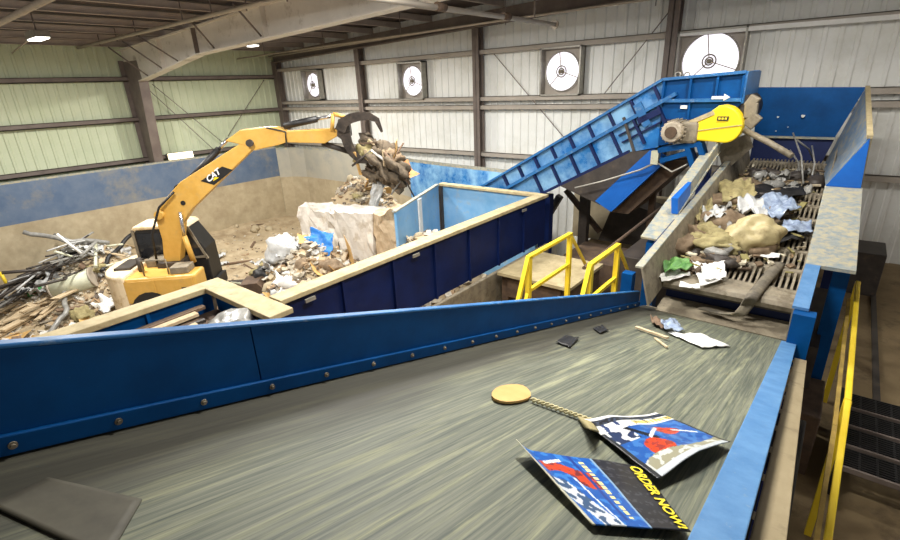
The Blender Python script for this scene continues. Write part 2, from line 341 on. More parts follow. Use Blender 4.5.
lamp((-8.55,9.3,1.75), 'ceiling light glowing near the overhead pipes', (.5,.25), power=LP)
for x, y, lp, lab in ((-10,3.5,480,'unseen ceiling light added over the pit for brightness'),(-4.6,5.2,420,'unseen ceiling light added over the hopper for brightness'),(-1.7,3.3,280,'unseen ceiling light added over the middle of the belt for brightness'),(-.8,8.2,440,'unseen ceiling light added over the screen for brightness')): lamp((x,y,1.9), lab, power=lp)  # unseen fixtures added to brighten pit, hopper, belt and screen
t = empty('wall_light', (-22.5,9.28,-2.36), 'glowing rectangular lamp low on the left wall beside the column', 'lamp')
MB().box((XL+.3,8.78,-2.5),(XL+.42,9.82,-2.22)).build('housing', 'galv', t); MB().box((XL+.42,8.8,-2.48),(XL+.5,9.8,-2.24)).build('diffuser', 'lamp_warm', t)
MB().tube([(XL+.03,9.3,-2.36),(XL+.3,9.3,-2.36)],.05,8).build('bracket', 'frame_grey', t)
# exhaust fans -------------------------------------------------------
def fan(x, z, r, w, h, label):
    t = empty('exhaust_fan', (x,14.8,z-h/2), label, 'fan', 'round wall fans')
    y0, y1 = 14.62, 14.94
    MB().box((x-w/2,14.88,z-h/2),(x+w/2,14.95,z+h/2)).build('back_panel', 'girt', t)
    for a, b in (((x-w/2,z-h/2),(x-w/2+.05,z+h/2)),((x+w/2-.05,z-h/2),(x+w/2,z+h/2)),((x-w/2,z+h/2-.05),(x+w/2,z+h/2)),((x-w/2,z-h/2),(x+w/2,z-h/2+.05))):
        MB().box((a[0],y0,a[1]),(b[0],y1,b[1])).build('frame_side', 'galv', t, bevel=.006)
    MB().prism([(x+r*math.cos(2*PI*i/48),z+r*math.sin(2*PI*i/48)) for i in range(48)],1,14.84,14.88).build('bright_opening', 'daylight', t)
    n = 48; m = MB()
    ring = [(x+(r+.02)*math.cos(2*PI*i/n),14.8,z+(r+.02)*math.sin(2*PI*i/n)) for i in range(n+1)]
    m.tube(ring,.02,8,False); m.build('shroud_ring', 'galv', t)
    m = MB()
    for rr in (.09,.16): m.tube([(x+rr*math.cos(2*PI*i/24),14.76,z+rr*math.sin(2*PI*i/24)) for i in range(25)],.018,6,False)
    m.tube([(x,14.72,z),(x,14.83,z)],.06,12); m.build('hub', 'dust_steel', t)
    for a in (100,225,340):
        MB().bar((x+.1*math.cos(math.radians(a)),14.77,z+.1*math.sin(math.radians(a))),(x+r*math.cos(math.radians(a)),14.79,z+r*math.sin(math.radians(a))),.022,.022,(0,1,0)).build('strut', 'pipe_tan', t)
fan(-19.87,.27,.5,1.25,1.3, 'round white fan opening nearest the corner of the walls')
fan(-13.63,.22,.52,1.3,1.36, 'round white fan opening between the two dark columns')
fan(-7.34,.27,.55,1.36,1.4, 'round white fan opening in a galvanised frame above the inclined conveyor')
fan(-3.2,.32,.66,1.6,1.5, 'large round white fan opening partly behind the top of the blue conveyor')
# ------------------------------------------------------------------ the pit
def heap(x, y):
    n = noise.noise(Vector((x*.6,y*.6,.3)))*.32+noise.noise(Vector((x*1.7,y*1.7,3.3)))*.14+noise.noise(Vector((x*4,y*4,7)))*.05
    h = -6.1+.5*n
    k = [1.75*math.exp(-((x+7.6)**2/7+(y-5.0)**2/7)), 2.4*math.exp(-((x+10.4)**2/6+(y-6.9)**2/3.0)), 3.45*math.exp(-((x+11.2)**2/6+(y-9.7)**2/1.9)), 2.6*math.exp(-((x+7.0)**2/2.2+(y-8.0)**2/4))]
    h += max(k)+.25*(sum(k)-max(k))+n*.35*min(1,max(k))
    h += 1.5*math.exp(-((x+18.9)**2/3.2+(y-4.4)**2/2.2))
    h += .5*math.exp(-((x+21.5)**2/2+(y-9)**2/30))
    return h
def terr(u, v):
    x = -21.5+16.05*u; y = -3.5+17.6*v
    return (x, y, heap(x, y))
def under(): pass
m = MB().grid(terr, 170, 176)
nb = len(m.v)
tag(m.build('dirt_heap', 'earth'), 'tan dirt and dust covering the pit floor around the excavator', 'dirt', kind='stuff')
def wallseg(p, q, t, z0, z1, m): 
    p = Vector((*p,0)); q = Vector((*q,0)); d = (q-p).normalized(); n = Vector((-d.y,d.x,0))*t
    return m.hexa([(v.x,v.y,z0) for v in (p,q,q+n,p+n)]+[(v.x,v.y,z1) for v in (p,q,q+n,p+n)])
def pushwall(path, label, liner='blue_dust', ztop=-2.55, th=.22):
    mid = path[0]; t = empty('push_wall', (mid[0],mid[1],-6.6), label, 'retaining wall')
    for p, q in zip(path, path[1:]):
        wallseg(p, q, th+.01, -6.6, ztop-1.33, MB()).build('concrete_base', 'concrete', t)
        wallseg(p, q, th, ztop-1.33, ztop, MB()).build('steel_liner', liner, t)
        wallseg(p, q, th+.03, ztop, ztop+.06, MB()).build('top_rail', 'blue_worn', t)
    return t
pushwall([(-21.45,-5.8),(-21.45,13.3)], 'long dusty push wall along the left side, blue on top and concrete below', 'blue_dust', -2.47, .12)
pushwall([(-21.44,13.3),(-21.1,13.75),(-20.3,14.05),(-15.6,14.0)], 'dusty push wall under the two left round fans', 'dust_haze_liner')
pushwall([(-15.55,13.98),(-12.5,13.08)], 'angled dusty push wall behind the excavator grapple', 'dust_haze_liner')
pushwall([(-12.45,13.06),(-10.3,12.75),(-7.6,12.5)], 'bent blue push wall beside the foot of the inclined conveyor', 'blue_painted_sheen')
# navy hopper walls with tan caps (stepped line)
def hopwall(path, th, z0, name, label, mat='blue_navy', side=1, inner=None):
    t = empty(name, (path[0][0],path[0][1],z0), label, 'hopper wall')
    for p, q in zip(path, path[1:]):
        wallseg(p, q, .06*side, z0, -2.52, MB()).build('steel_plate', mat, t)
        d = (Vector((*q,0))-Vector((*p,0))); L = d.length; d.normalize(); k = int(L/1.05)
        nrm = Vector((-d.y,d.x,0))*(-.05*side)
        for i in range(1, k+1):
            c = Vector((*p,0))+d*(i*L/(k+1))
            MB().hexa([(v.x,v.y,zz) for zz in (z0,-2.56) for v in (c-d*.02,c+d*.02,c+d*.02+nrm,c-d*.02+nrm)]).build('rib', mat, t)
    return t
t = hopwall([(-6.62,-1.5),(-6.62,2.72)], .06, -3.25, 'hopper_wall', 'blue hopper wall with tan cap beside the excavator, nearest the belt', 'blue_paint')
MB().box((-6.82,-1.5,-2.56),(-6.55,2.95,-2.48)).build('cap_rail', 'tan_steel', t, bevel=.01)
t = empty('hopper_wall', (-5.9,2.75,-3.3), 'short blue cross wall with broad tan cap joining the two hopper walls', 'hopper wall')
MB().box((-6.5,2.72,-3.5),(-5.1,2.78,-2.52)).build('steel_plate', 'blue_paint', t)
MB().box((-6.54,2.62,-2.55),(-4.95,2.95,-2.475)).build('cap_rail', 'tan_steel', t, bevel=.01)
t = hopwall([(-5.3,2.96),(-5.3,10.1)], .06, -3.6, 'hopper_wall', 'long navy hopper wall with worn tan cap running toward the inclined conveyor', 'blue_navy')
MB().box((-5.5,2.96,-2.53),(-5.23,10.12,-2.46)).build('cap_rail', 'tan_steel', t, bevel=.01)
for y in (3.3,5.4,8.9): MB().box((-5.225,y,-2.62),(-5.2,y+.16,-2.57)).build('bracket', 'galv', t)
t = empty('hopper_wall', (-7,10.05,-6.5), 'pale blue hopper end panel in front of the inclined conveyor', 'hopper wall')
MB().box((-8.42,10.02,-6.5),(-5.5,10.1,-2.52)).build('steel_plate', 'blue_lit', t)
MB().box((-8.45,9.96,-2.53),(-5.5,10.14,-2.46)).build('cap_rail', 'tan_steel', t, bevel=.01)
MB().box((-8.46,9.95,-6.5),(-8.36,10.02,-2.53)).build('corner_post', 'dark_steel', t)
t = empty('hopper_wall', (-7.9,8.4,-6.5), 'slanting pale blue hopper wing beside the concrete blocks', 'hopper wall')
wallseg((-7.3,7.15),(-8.42,9.9),.06,-6.5,-2.5,MB()).build('steel_plate', 'blue_lit', t)
wallseg((-7.29,7.13),(-8.42,9.92),.09,-2.5,-2.47,MB()).build('cap_rail', 'blue_worn', t)
wallseg((-7.78,8.35),(-7.86,8.55),-.03,-6.5,-2.52,MB()).build('rib', 'white', t)
# concrete blocks
def cblock(p, q, th, z0, z1, mat, label, amp=.05, seed=0):
    p = Vector((*p,0)); q = Vector((*q,0)); d = (q-p); n = Vector((-d.y,d.x,0)).normalized()*th
    m = MB(); bm = bmesh.new(); bmesh.ops.create_cube(bm, size=1); bmesh.ops.subdivide_edges(bm, edges=bm.edges, cuts=9, use_grid_fill=True)
    for v in bm.verts:
        u, w, k = v.co.x+.5, v.co.y+.5, v.co.z+.5
        P = p+d*u+n*w+Vector((0,0,z0+(z1-z0)*k))
        e = amp*(2.2 if k > .85 or u < .1 or u > .9 else 1)
        P += noise.noise_vector(P*2.2+Vector((seed,0,0)))*e+noise.noise_vector(P*6)*e*.5
        v.co = P
    me = [v.co.copy() for v in bm.verts]; bm.verts.index_update(); fs = [[v.index for v in f.verts] for f in bm.faces]; bm.free()
    m.add(me, fs); o = m.build('concrete_block', mat); return tag(o, label, 'concrete block', 'concrete blocks')
cblock((-11.9,7.75),(-10.4,7.85),.7,-5.6,-3.02,'block_white','pale chipped concrete block at the left end of the block wall', .06, 1)
cblock((-10.38,7.85),(-9.15,8.1),.7,-5.6,-2.98,'block_white','pale concrete block in the middle of the block wall', .05, 5)
cblock((-9.1,8.05),(-8.4,8.15),.8,-5.4,-2.9,'block_tan','rounded tan concrete block next to the pale blue hopper wing', .07, 9)
# ------------------------------------------------------------------ belt conveyor
BC, BM = -.973, -.313
def bz(y): return BC+BM*y
def lz(y): return -.598-.336*y                      # top of the left skirt
t = empty('belt_conveyor', (-.9,2.5,bz(2.5)-1.2), 'wide grey rubber conveyor belt between the blue skirts, in the foreground', 'conveyor belt')
Y0, Y1 = -1.6, 6.45
m = MB().hexa([(-1.8,Y0,bz(Y0)-.03),(-.1,Y0,bz(Y0)-.03),(-.1,Y1,bz(Y1)-.03),(-1.8,Y1,bz(Y1)-.03),(-1.8,Y0,bz(Y0)),(-.1,Y0,bz(Y0)),(-.1,Y1,bz(Y1)),(-1.8,Y1,bz(Y1))])
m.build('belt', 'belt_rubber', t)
for x, nm in ((-1.9,'side_beam'),(.04,'side_beam')):
    MB().hexa([(x-.03,Y0,bz(Y0)-.42),(x+.03,Y0,bz(Y0)-.42),(x+.03,Y1,bz(Y1)-.42),(x-.03,Y1,bz(Y1)-.42),(x-.03,Y0,bz(Y0)-.06),(x+.03,Y0,bz(Y0)-.06),(x+.03,Y1,bz(Y1)-.06),(x-.03,Y1,bz(Y1)-.06)]).build(nm, 'blue_navy', t)
for y in (1.2,3.2,5.2):
    for x in (-1.9,.04): MB().box((x-.05,y-.06,-4.4),(x+.05,y+.06,bz(y)-.42)).build('leg', 'blue_navy', t)
MB().tube([(-1.78,Y1+.02,bz(Y1)-.14),(-.12,Y1+.02,bz(Y1)-.14)],.13,20).build('tail_pulley', 'dust_steel', t)
# left skirt
t = empty('belt_skirt', (-1.82,2.3,bz(2.3)), 'long tall blue side skirt along the left edge of the belt', 'conveyor side')
ys = .86
for a, b in ((Y0,ys),(ys+.006,6.2)):
    MB().hexa([(-1.83,a,bz(a)),(-1.8,a,bz(a)),(-1.8,b,bz(b)),(-1.83,b,bz(b)),(-1.83,a,lz(a)-.02),(-1.8,a,lz(a)-.02),(-1.8,b,lz(b)-.02),(-1.83,b,lz(b)-.02)]).build('skirt_panel', 'blue_paint', t)
fl = MB().bar((-1.818,Y0,lz(Y0)-.01),(-1.818,6.2,lz(6.2)-.01),.05,.016).build('top_flange', 'blue_scuffed', t, bevel=.006); fl['label'] = 'scuffed top flange'
for x in (-1.845,):
    for y in (-1.0,.86,2.7,4.5): MB().box((-1.88,y-.02,bz(y)),(-1.83,y+.02,lz(y)-.03)).build('stiffener', 'blue_paint', t)
MB().bar((-1.79,Y0,bz(Y0)+.042),(-1.79,6.2,bz(6.2)+.042),.02,.066).build('bottom_strip', 'blue_paint', t, bevel=.004)
by = [at(px,py,x=-1.78).y for px, py in ((14,448),(120,426),(205,407),(273,392),(327,379))]
while by[-1] < 5.8: by.append(by[-1]+.30)
for y in by:
    z = bz(y)+.042
    b = MB().tube([(-1.78,y,z),(-1.774,y,z)],.012,14); b.tube([(-1.774,y,z),(-1.766,y,z)],.007,6); b.build('bolt', 'dust_steel', t)
# right rail
t = empty('belt_rail', (-.07,2,bz(2)), 'blue flat-topped rail along the right edge of the belt', 'conveyor side')
e = 5.55
MB().hexa([(-.14,Y0,bz(Y0)+.07),(-.01,Y0,bz(Y0)+.07),(-.01,e,bz(e)+.07),(-.14,e,bz(e)+.07),(-.14,Y0,bz(Y0)+.1),(-.01,Y0,bz(Y0)+.1),(-.01,e,bz(e)+.1),(-.14,e,bz(e)+.1)]).build('top_plate', 'blue_rail', t, bevel=.004)
MB().hexa([(-.135,Y0,bz(Y0)),(-.12,Y0,bz(Y0)),(-.12,e,bz(e)),(-.135,e,bz(e)),(-.135,Y0,bz(Y0)+.07),(-.12,Y0,bz(Y0)+.07),(-.12,e,bz(e)+.07),(-.135,e,bz(e)+.07)]).build('inner_skirt', 'rubber', t)
MB().hexa([(-.03,Y0,bz(Y0)-.02),(-.015,Y0,bz(Y0)-.02),(-.015,e,bz(e)-.02),(-.03,e,bz(e)-.02),(-.03,Y0,bz(Y0)+.07),(-.015,Y0,bz(Y0)+.07),(-.015,e,bz(e)+.07),(-.03,e,bz(e)+.07)]).build('outer_web', 'blue_navy', t)
for i in range(12): y = .9+.36*i; MB().tube([(-.012,y,bz(y)+.035),(0.0,y,bz(y)+.035)],.014,8).build('bolt', 'dust_steel', t)
t = empty('deck_board', (.06,2,bz(2)-.1), 'tan dusty board lying along the outside of the blue rail', 'board')
e = 5.3
MB().hexa([(.0,Y0,bz(Y0)-.05),(.1,Y0,bz(Y0)-.05),(.1,e,bz(e)-.05),(.0,e,bz(e)-.05),(.0,Y0,bz(Y0)-.01),(.1,Y0,bz(Y0)-.01),(.1,e,bz(e)-.01),(.0,e,bz(e)-.01)]).build('board_top', 'tan_board', t, bevel=.004)
# ------------------------------------------------------------------ finger screen
DC, DM = -2.5-.13*6.5, .13
def dz(y): return DC+DM*y
def ledge(y): return -2.21+.1307*(y-5.8)
S = empty('finger_screen', (-.9,9,-4.4), 'sloping dusty screen deck of steel finger rows, fed by the blue conveyor', 'screen')
MB().hexa([(-1.6,6.5,dz(6.5)-.2),(-.1,6.5,dz(6.5)-.2),(-.1,12.6,dz(12.6)-.2),(-1.6,12.6,dz(12.6)-.2),(-1.6,6.5,dz(6.5)-.16),(-.1,6.5,dz(6.5)-.16),(-.1,12.6,dz(12.6)-.16),(-1.6,12.6,dz(12.6)-.16)]).build('under_plate', 'dark_steel', S)
y = 6.72; rows = []
while y < 12.3:
    m = MB(); L = .50; n = 23
    for i in range(n):
        x = -1.53+i*(1.40/(n-1))
        m.hexa([(x-.017,y,dz(y)-.10),(x+.017,y,dz(y)-.10),(x+.017,y+L,dz(y+L)-.07),(x-.017,y+L,dz(y+L)-.07),(x-.014,y,dz(y)-.045),(x+.014,y,dz(y)-.045),(x+.014,y+L,dz(y+L)+.0),(x-.014,y+L,dz(y+L)+.0)])
    m.build('finger_row', 'dust_steel', S)
    m = MB().box((-1.55,y+L-.02,dz(y+L)-.1),(-.12,y+L+.10,dz(y+L)+.012)); m.build('shaft_cover', 'dust_steel', S, bevel=.02)
    y += .62
m = MB(); prof = [(6.37,dz(6.4)-.11),(6.35,dz(6.4)-.05),(6.38,dz(6.4)-.005),(6.46,dz(6.46)+.012),(6.72,dz(6.72)+.0),(6.72,dz(6.72)-.05),(6.48,dz(6.48)-.05),(6.43,dz(6.43)-.11)]
m.prism(prof, 0, -1.56, -.11); m.build('discharge_lip', 'dust_steel', S)
MB().slab([(-1.58,6.62,-3.0),(-.1,6.62,-3.0),(-.1,6.7,-2.6),(-1.58,6.7,-2.6)],.02).build('back_plate', 'blue_navy', S)
MB().slab([(-1.58,6.2,bz(6.2)+.012),(-.12,6.2,bz(6.2)+.012),(-.12,6.6,-2.84),(-1.58,6.6,-2.84)],.012).build('apron_plate', 'dust_steel', S)
# left side of the screen
lip = MB()
def strip(pts_a, pts_b, th):
    m = MB()
    for i in range(len(pts_a)-1): m.slab([pts_a[i],pts_b[i],pts_b[i+1],pts_a[i+1]], th)
    return m
ya, yb = 5.85, 12.4
MB().slab([(-1.70,ya,ledge(ya)),(-1.57,ya,dz(ya)-.12),(-1.57,yb,dz(yb)-.12),(-1.70,yb,ledge(yb))],.025).build('left_cheek', 'dust_steel', S)
MB().hexa([(-1.79,ya,ledge(ya)-.03),(-1.69,ya,ledge(ya)-.03),(-1.69,yb,ledge(yb)-.03),(-1.79,yb,ledge(yb)-.03),(-1.79,ya,ledge(ya)),(-1.69,ya,ledge(ya)),(-1.69,yb,ledge(yb)),(-1.79,yb,ledge(yb))]).build('left_ledge', 'blue_worn', S, bevel=.006)
MB().hexa([(-1.82,ya+.6,ledge(ya)-.6),(-1.78,ya+.6,ledge(ya)-.6),(-1.78,yb,ledge(yb)-.7),(-1.82,yb,ledge(yb)-.7),(-1.82,ya+.6,ledge(ya+.6)-.03),(-1.78,ya+.6,ledge(ya+.6)-.03),(-1.78,yb,ledge(yb)-.03),(-1.82,yb,ledge(yb)-.03)]).build('left_girder', 'blue_navy', S)
def hp(y): return -2.17+.262*(y-6.95)
MB().slab([(-2.1,6.97,hp(6.97)),(-1.8,6.95,hp(6.95)),(-1.8,10.2,hp(10.2)),(-2.1,10.0,hp(10.0))],.03).build('left_cover', 'blue_worn', S)
MB().hexa([(-1.86,7.75,hp(7.75)),(-1.82,7.75,hp(7.75)),(-1.82,10.2,hp(10.2)),(-1.86,10.2,hp(10.2)),(-1.88,7.75,hp(7.75)+.2),(-1.84,7.75,hp(7.75)+.2),(-1.82,10.2,hp(10.2)+.2),(-1.86,10.2,hp(10.2)+.2)]).build('left_upstand', 'blue_worn', S)
MB().hexa([(-1.9,7.7,hp(7.75)),(-1.81,7.7,hp(7.75)),(-1.815,8.35,hp(8.35)),(-1.87,8.35,hp(8.35)),(-1.93,7.7,hp(7.75)+.24),(-1.83,7.7,hp(7.75)+.24),(-1.82,8.35,hp(8.35)+.22),(-1.875,8.35,hp(8.35)+.22)]).build('upstand_end', 'blue_bright', S)
MB().hexa([(-2.02,7.0,-4.38),(-1.84,7.0,-4.38),(-1.84,7.2,-4.38),(-2.02,7.2,-4.38),(-2.02,7.0,-2.26),(-1.84,7.0,-2.26),(-1.84,7.2,-2.2),(-2.02,7.2,-2.2)]).build('post', 'blue_paint', S)
MB().box((-2.0,6.0,-4.38),(-1.86,6.14,-2.4)).build('post', 'blue_paint', S)
MB().box((-2.03,9.7,-4.38),(-1.85,9.9,hp(9.7)-.04)).build('post', 'blue_navy', S)
# right side
yA, yM, yE = 5.62, 6.66, 9.62
MB().hexa([(-.12,yA,ledge(yA)-.03),(.02,yA,ledge(yA)-.03),(.03,yM,ledge(yM)-.03),(-.11,yM,ledge(yM)-.03),(-.12,yA,ledge(yA)),(.02,yA,ledge(yA)),(.03,yM,ledge(yM)),(-.11,yM,ledge(yM))]).build('right_ledge', 'blue_rail', S)
MB().hexa([(-.11,yM,ledge(yM)-.04),(.35,yM,ledge(yM)-.04),(.31,yE,ledge(yE)-.04),(-.15,yE,ledge(yE)-.04),(-.11,yM,ledge(yM)),(.35,yM,ledge(yM)),(.31,yE,ledge(yE)),(-.15,yE,ledge(yE))]).build('right_cover', 'blue_worn', S)
MB().slab([(-.11,yA,dz(yA)-.1),(-.115,yA,ledge(yA)-.02),(-.14,yE+2.9,ledge(yE+2.9)-.02),(-.14,yE+2.9,dz(yE+2.9)-.1)],.02).build('right_cheek', 'dust_steel', S)
MB().hexa([(.0,yA,-2.75),(.03,yA,-2.75),(.03,12.4,-2.0),(.0,12.4,-2.0),(.0,yA,ledge(yA)-.03),(.03,yA,ledge(yA)-.03),(.03,12.4,ledge(12.4)-.03),(.0,12.4,ledge(12.4)-.03)]).build('right_girder', 'blue_navy', S)
MB().box((-.1,5.5,-2.85),(.09,5.66,-2.27)).build('corner_block', 'blue_paint', S)
MB().box((.16,6.9,-4.38),(.32,7.06,ledge(6.9)-.04)).build('post', 'blue_paint', S)
MB().box((.1,9.3,-4.38),(.28,9.46,ledge(9.3)-.04)).build('post', 'blue_navy', S)
MB().bar((.24,7.0,-3.0),(.18,9.4,-4.1),.08,.08).build('brace', 'dark_steel', S)
MB().box((.03,6.5,-3.6),(.2,8.6,-3.05)).build('drive_box', 'dark_steel', S)
# hood
# hood
t = empty('feed_hood', (-.8,12,-1.8), 'big blue feed hood at the back of the screen deck', 'hood')
MB().slab([(-1.74,12.6,-.29),(.07,12.6,-.34),(-.22,12.58,-1.27),(-1.62,12.58,-1.27)],-.04).build('back_panel', 'blue_paint', t)
MB().slab([(-1.62,12.56,-1.3),(-.22,12.56,-1.3),(-.36,12.5,-1.85),(-1.62,12.5,-1.85)],-.03).build('lower_panel', 'blue_navy', t)
MB().box((-1.65,12.48,-1.31),(-.2,12.6,-1.27)).build('shelf_angle', 'blue_worn', t)
MB().slab([(-.30,12.55,-1.85),(.07,12.6,-.34),(.235,9.66,-.95),(-.14,9.6,-1.72)],-.04).build('side_panel', 'hood_worn', t)
MB().prism([(-.14,-1.71),(.29,-1.71),(.245,-.97)],1,9.58,9.62).build('end_plate', 'blue_bright', t)
MB().slab([(.27,9.62,-.96),(.30,9.62,-1.7),(.36,12.6,-1.9),(.12,12.62,-.33)],.03).build('outer_plate', 'tan_steel', t)
MB().bar((.24,9.6,-.955),(.09,12.6,-.34),.07,.05).build('rim', 'tan_steel', t)
for px, py, r in ((803,116,.035),(778,117,.02),(788,127,.012),(776,131,.01)):
    p = at(px,py,y=12.545); n = 9
    MB().prism([(p.x+r*(1+.3*math.sin(i*2.3))*math.cos(2*PI*i/n),p.z+r*(.8+.2*math.cos(i*1.7))*math.sin(2*PI*i/n)) for i in range(n)],1,12.52,12.56).build('white_splash', 'white', t)
# ------------------------------------------------------------------ inclined infeed conveyor
t = empty('inclined_conveyor', (-4.5,11.3,-4.4), 'long blue ribbed inclined conveyor rising to the top of the screen', 'conveyor')
T0 = Vector((-7.3,-2.51)); T1 = Vector((-3.0,-.05)); T2 = Vector((-1.62,.02))
d = (T1-T0).normalized(); n = Vector((-d.y,d.x))
def side(y, mat='blue_painted_sheen'):
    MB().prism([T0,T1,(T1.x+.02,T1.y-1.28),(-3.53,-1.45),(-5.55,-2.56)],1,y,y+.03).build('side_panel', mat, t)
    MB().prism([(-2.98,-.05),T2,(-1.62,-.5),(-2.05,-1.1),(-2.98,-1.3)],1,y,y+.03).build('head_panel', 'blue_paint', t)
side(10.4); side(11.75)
yf = 10.4
def b2(p, q, w, h, nm, mat='blue_painted_sheen', y=None): 
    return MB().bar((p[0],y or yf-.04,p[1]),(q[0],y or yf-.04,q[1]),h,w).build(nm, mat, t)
b2(T0,T1,.05,.12,'top_flange','blue_scuffed'); b2(T1,T2,.05,.12,'top_flange','blue_scuffed')
b2(T0,T1,.05,.12,'top_flange','blue_scuffed',11.8); b2(T1,T2,.05,.12,'top_flange','blue_scuffed',11.8)
mo = .36
Ma = T0+d*.62-n*mo; Mb = T1-n*mo
b2(Ma,Mb+d*.1,.07,.14,'middle_rail','blue_scuffed')
b2((-5.55,-2.53),(-3.53,-1.43),.06,.12,'bottom_flange','blue_navy')
Ltot = (T1-T0).length
for i in range(9):
    s = .75+i*.5
    if s < Ltot-.1:
        p = T0+d*s; L = min(mo, mo)
        MB().bar((p.x,yf-.045,p.y),((p-n*L).x,yf-.045,(p-n*L).y),.09,.05,(d.x,0,d.y)).build('rib', 'blue_navy', t)
for i in range(7):
    s = 1.55+i*.52; p = T0+d*s-n*(mo+.03); q = p-n*.55
    # stop on the lower edge
    lim = lambda v: -2.56+(v.x+5.55)*.5495
    while q.y < lim(q): q = q+n*.02
    if s < Ltot: MB().bar((p.x,yf-.045,p.y),(q.x,yf-.045,q.y),.09,.05,(d.x,0,d.y)).build('rib', 'blue_navy', t)
for k in (.18,.34):
    p = T0+d*3.75-n*(mo+k); q = T0+d*4.6-n*(mo+k)
    MB().bar((p.x,yf-.04,p.y),(q.x,yf-.04,q.y),.07,.03).build('stringer', 'blue_navy', t)
p = T0+d*4.35-n*.16; MB().bar((p.x,yf-.09,p.y),(p.x+.25,yf-.09,p.y-.42),.06,.16,(1,0,0)).build('adjuster_plate', 'blue_scuffed', t)
p = T0+d*4.5; MB().bar((p.x,yf-.07,p.y-.55),(p.x+.42,yf-.07,p.y-.34),.1,.12).build('take_up', 'blue_navy', t)
p = T0+d*4.15; MB().bar((p.x,yf-.08,p.y-.3),(p.x+.28,yf-.08,p.y-.98),.05,.05,(0,1,0)).build('chain', 'dark_steel', t)
for x in (-2.98,-2.5,-2.05,-1.64): MB().box((x-.02,yf-.08,-.42),(x+.02,yf,-.03)).build('rib', 'blue_paint', t)
MB().box((-3.02,yf-.1,-.47),(-1.62,yf,-.41)).build('middle_rail', 'blue_scuffed', t)
MB().box((-2.95,yf-.08,-.82),(-1.9,yf,-.78)).build('stringer', 'blue_navy', t)
MB().box((-2.5,yf-.05,-.78),(-2.46,yf,-.47)).build('rib', 'blue_paint', t)
MB().box((-1.64,10.36,-.5),(-1.59,11.8,.03)).build('end_plate', 'blue_scuffed', t)
MB().slab([(T0.x+.25,10.43,T0.y-.35),(T1.x+.1,10.43,T1.y-.45),(T1.x+.1,11.75,T1.y-.45),(T0.x+.25,11.75,T0.y-.35)],.06).build('apron', 'dark_steel', t)
MB().box((-3.0,10.43,-.55),(-1.5,11.75,-.48)).build('apron', 'dark_steel', t)
MB().tube([(-1.75,10.45,-.62),(-1.75,11.7,-.62)],.3,20).build('head_drum', 'dark_steel', t)
for px in (678,687): p = at(px,75,y=10.38); MB().tube([(p.x+.05*math.cos(a/8*2*PI),10.38,p.z-.0+.05*math.sin(a/8*2*PI)) for a in range(9)],.015,6,False).build('lifting_ring', 'galv', t)
p = at(714,98,y=10.29); MB().prism([(p.x-.04,p.z-.02),(p.x+.16,p.z-.02),(p.x+.16,p.z-.05),(p.x+.26,p.z+.01),(p.x+.16,p.z+.07),(p.x+.16,p.z+.03),(p.x-.04,p.z+.03)],1,10.285,10.298).build('arrow_sign', 'white', t)
p = at(684,107,y=10.36); MB().box((p.x-.06,10.34,p.z-.03),(p.x+.06,10.40,p.z+.03)).build('label_plate', 'white', t)
for px, w, y, z0 in ((546,.3,10.6,-4.38),(585,.22,11.6,-4.38)):
    p = at(px,205,y=y); MB().box((p.x-w/2,y-.1,z0),(p.x+w/2,y+.1,p.z+.28)).build('support_leg', 'blue_navy' if px < 560 else 'dark_steel', t)
p = at(657,160,y=11); MB().box((p.x-.06,10.94,-4.38),(p.x+.06,11.06,-1.1)).build('support_leg', 'rust', t)
# bright return chute below
t = empty('return_chute', (-3.8,10.2,-2.9), 'bright blue slanted chute hanging under the inclined conveyor', 'chute')
q = [at(*p,y=10.15) for p in ((595,201),(611,212),(667,160),(650,150))]
MB().hexa([v for v in q]+[v+Vector((0,.25,0)) for v in q]).build('front_plate', 'blue_bright', t)
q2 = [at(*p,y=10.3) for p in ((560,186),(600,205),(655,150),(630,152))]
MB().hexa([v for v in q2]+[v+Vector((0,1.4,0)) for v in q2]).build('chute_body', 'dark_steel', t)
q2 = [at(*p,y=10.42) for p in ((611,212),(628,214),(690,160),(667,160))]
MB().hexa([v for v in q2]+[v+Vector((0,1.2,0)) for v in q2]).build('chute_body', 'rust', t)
t = empty('motor_bracket', (-3,10.1,-1.6), 'blue bracket shelf under the electric motor', 'bracket')
for a, b in (((660,150),(702,143)),((662,160),(690,152)),((688,143),(695,168)),((700,142),(707,165))): MB().bar(at(*a,y=10.1),at(*b,y=10.1),.3,.09,(0,0,1)).build('bracket_bar', 'blue_paint', t)
p = at(655,158,y=10.0); MB().box((p.x-.07,9.96,p.z-.12),(p.x+.07,10.1,p.z+.14)).build('switch_box', 'pale_green', t)
MB().tube([at(655,163,y=10.0),at(640,170,y=10.0),at(600,182,y=10.05),at(575,188,y=10.05)],.02,6).build('cable', 'galv', t)
MB().tube([at(658,163,y=10.0),at(672,172,y=10.0),at(688,164,y=10.0)],.02,6).build('cable', 'galv', t)
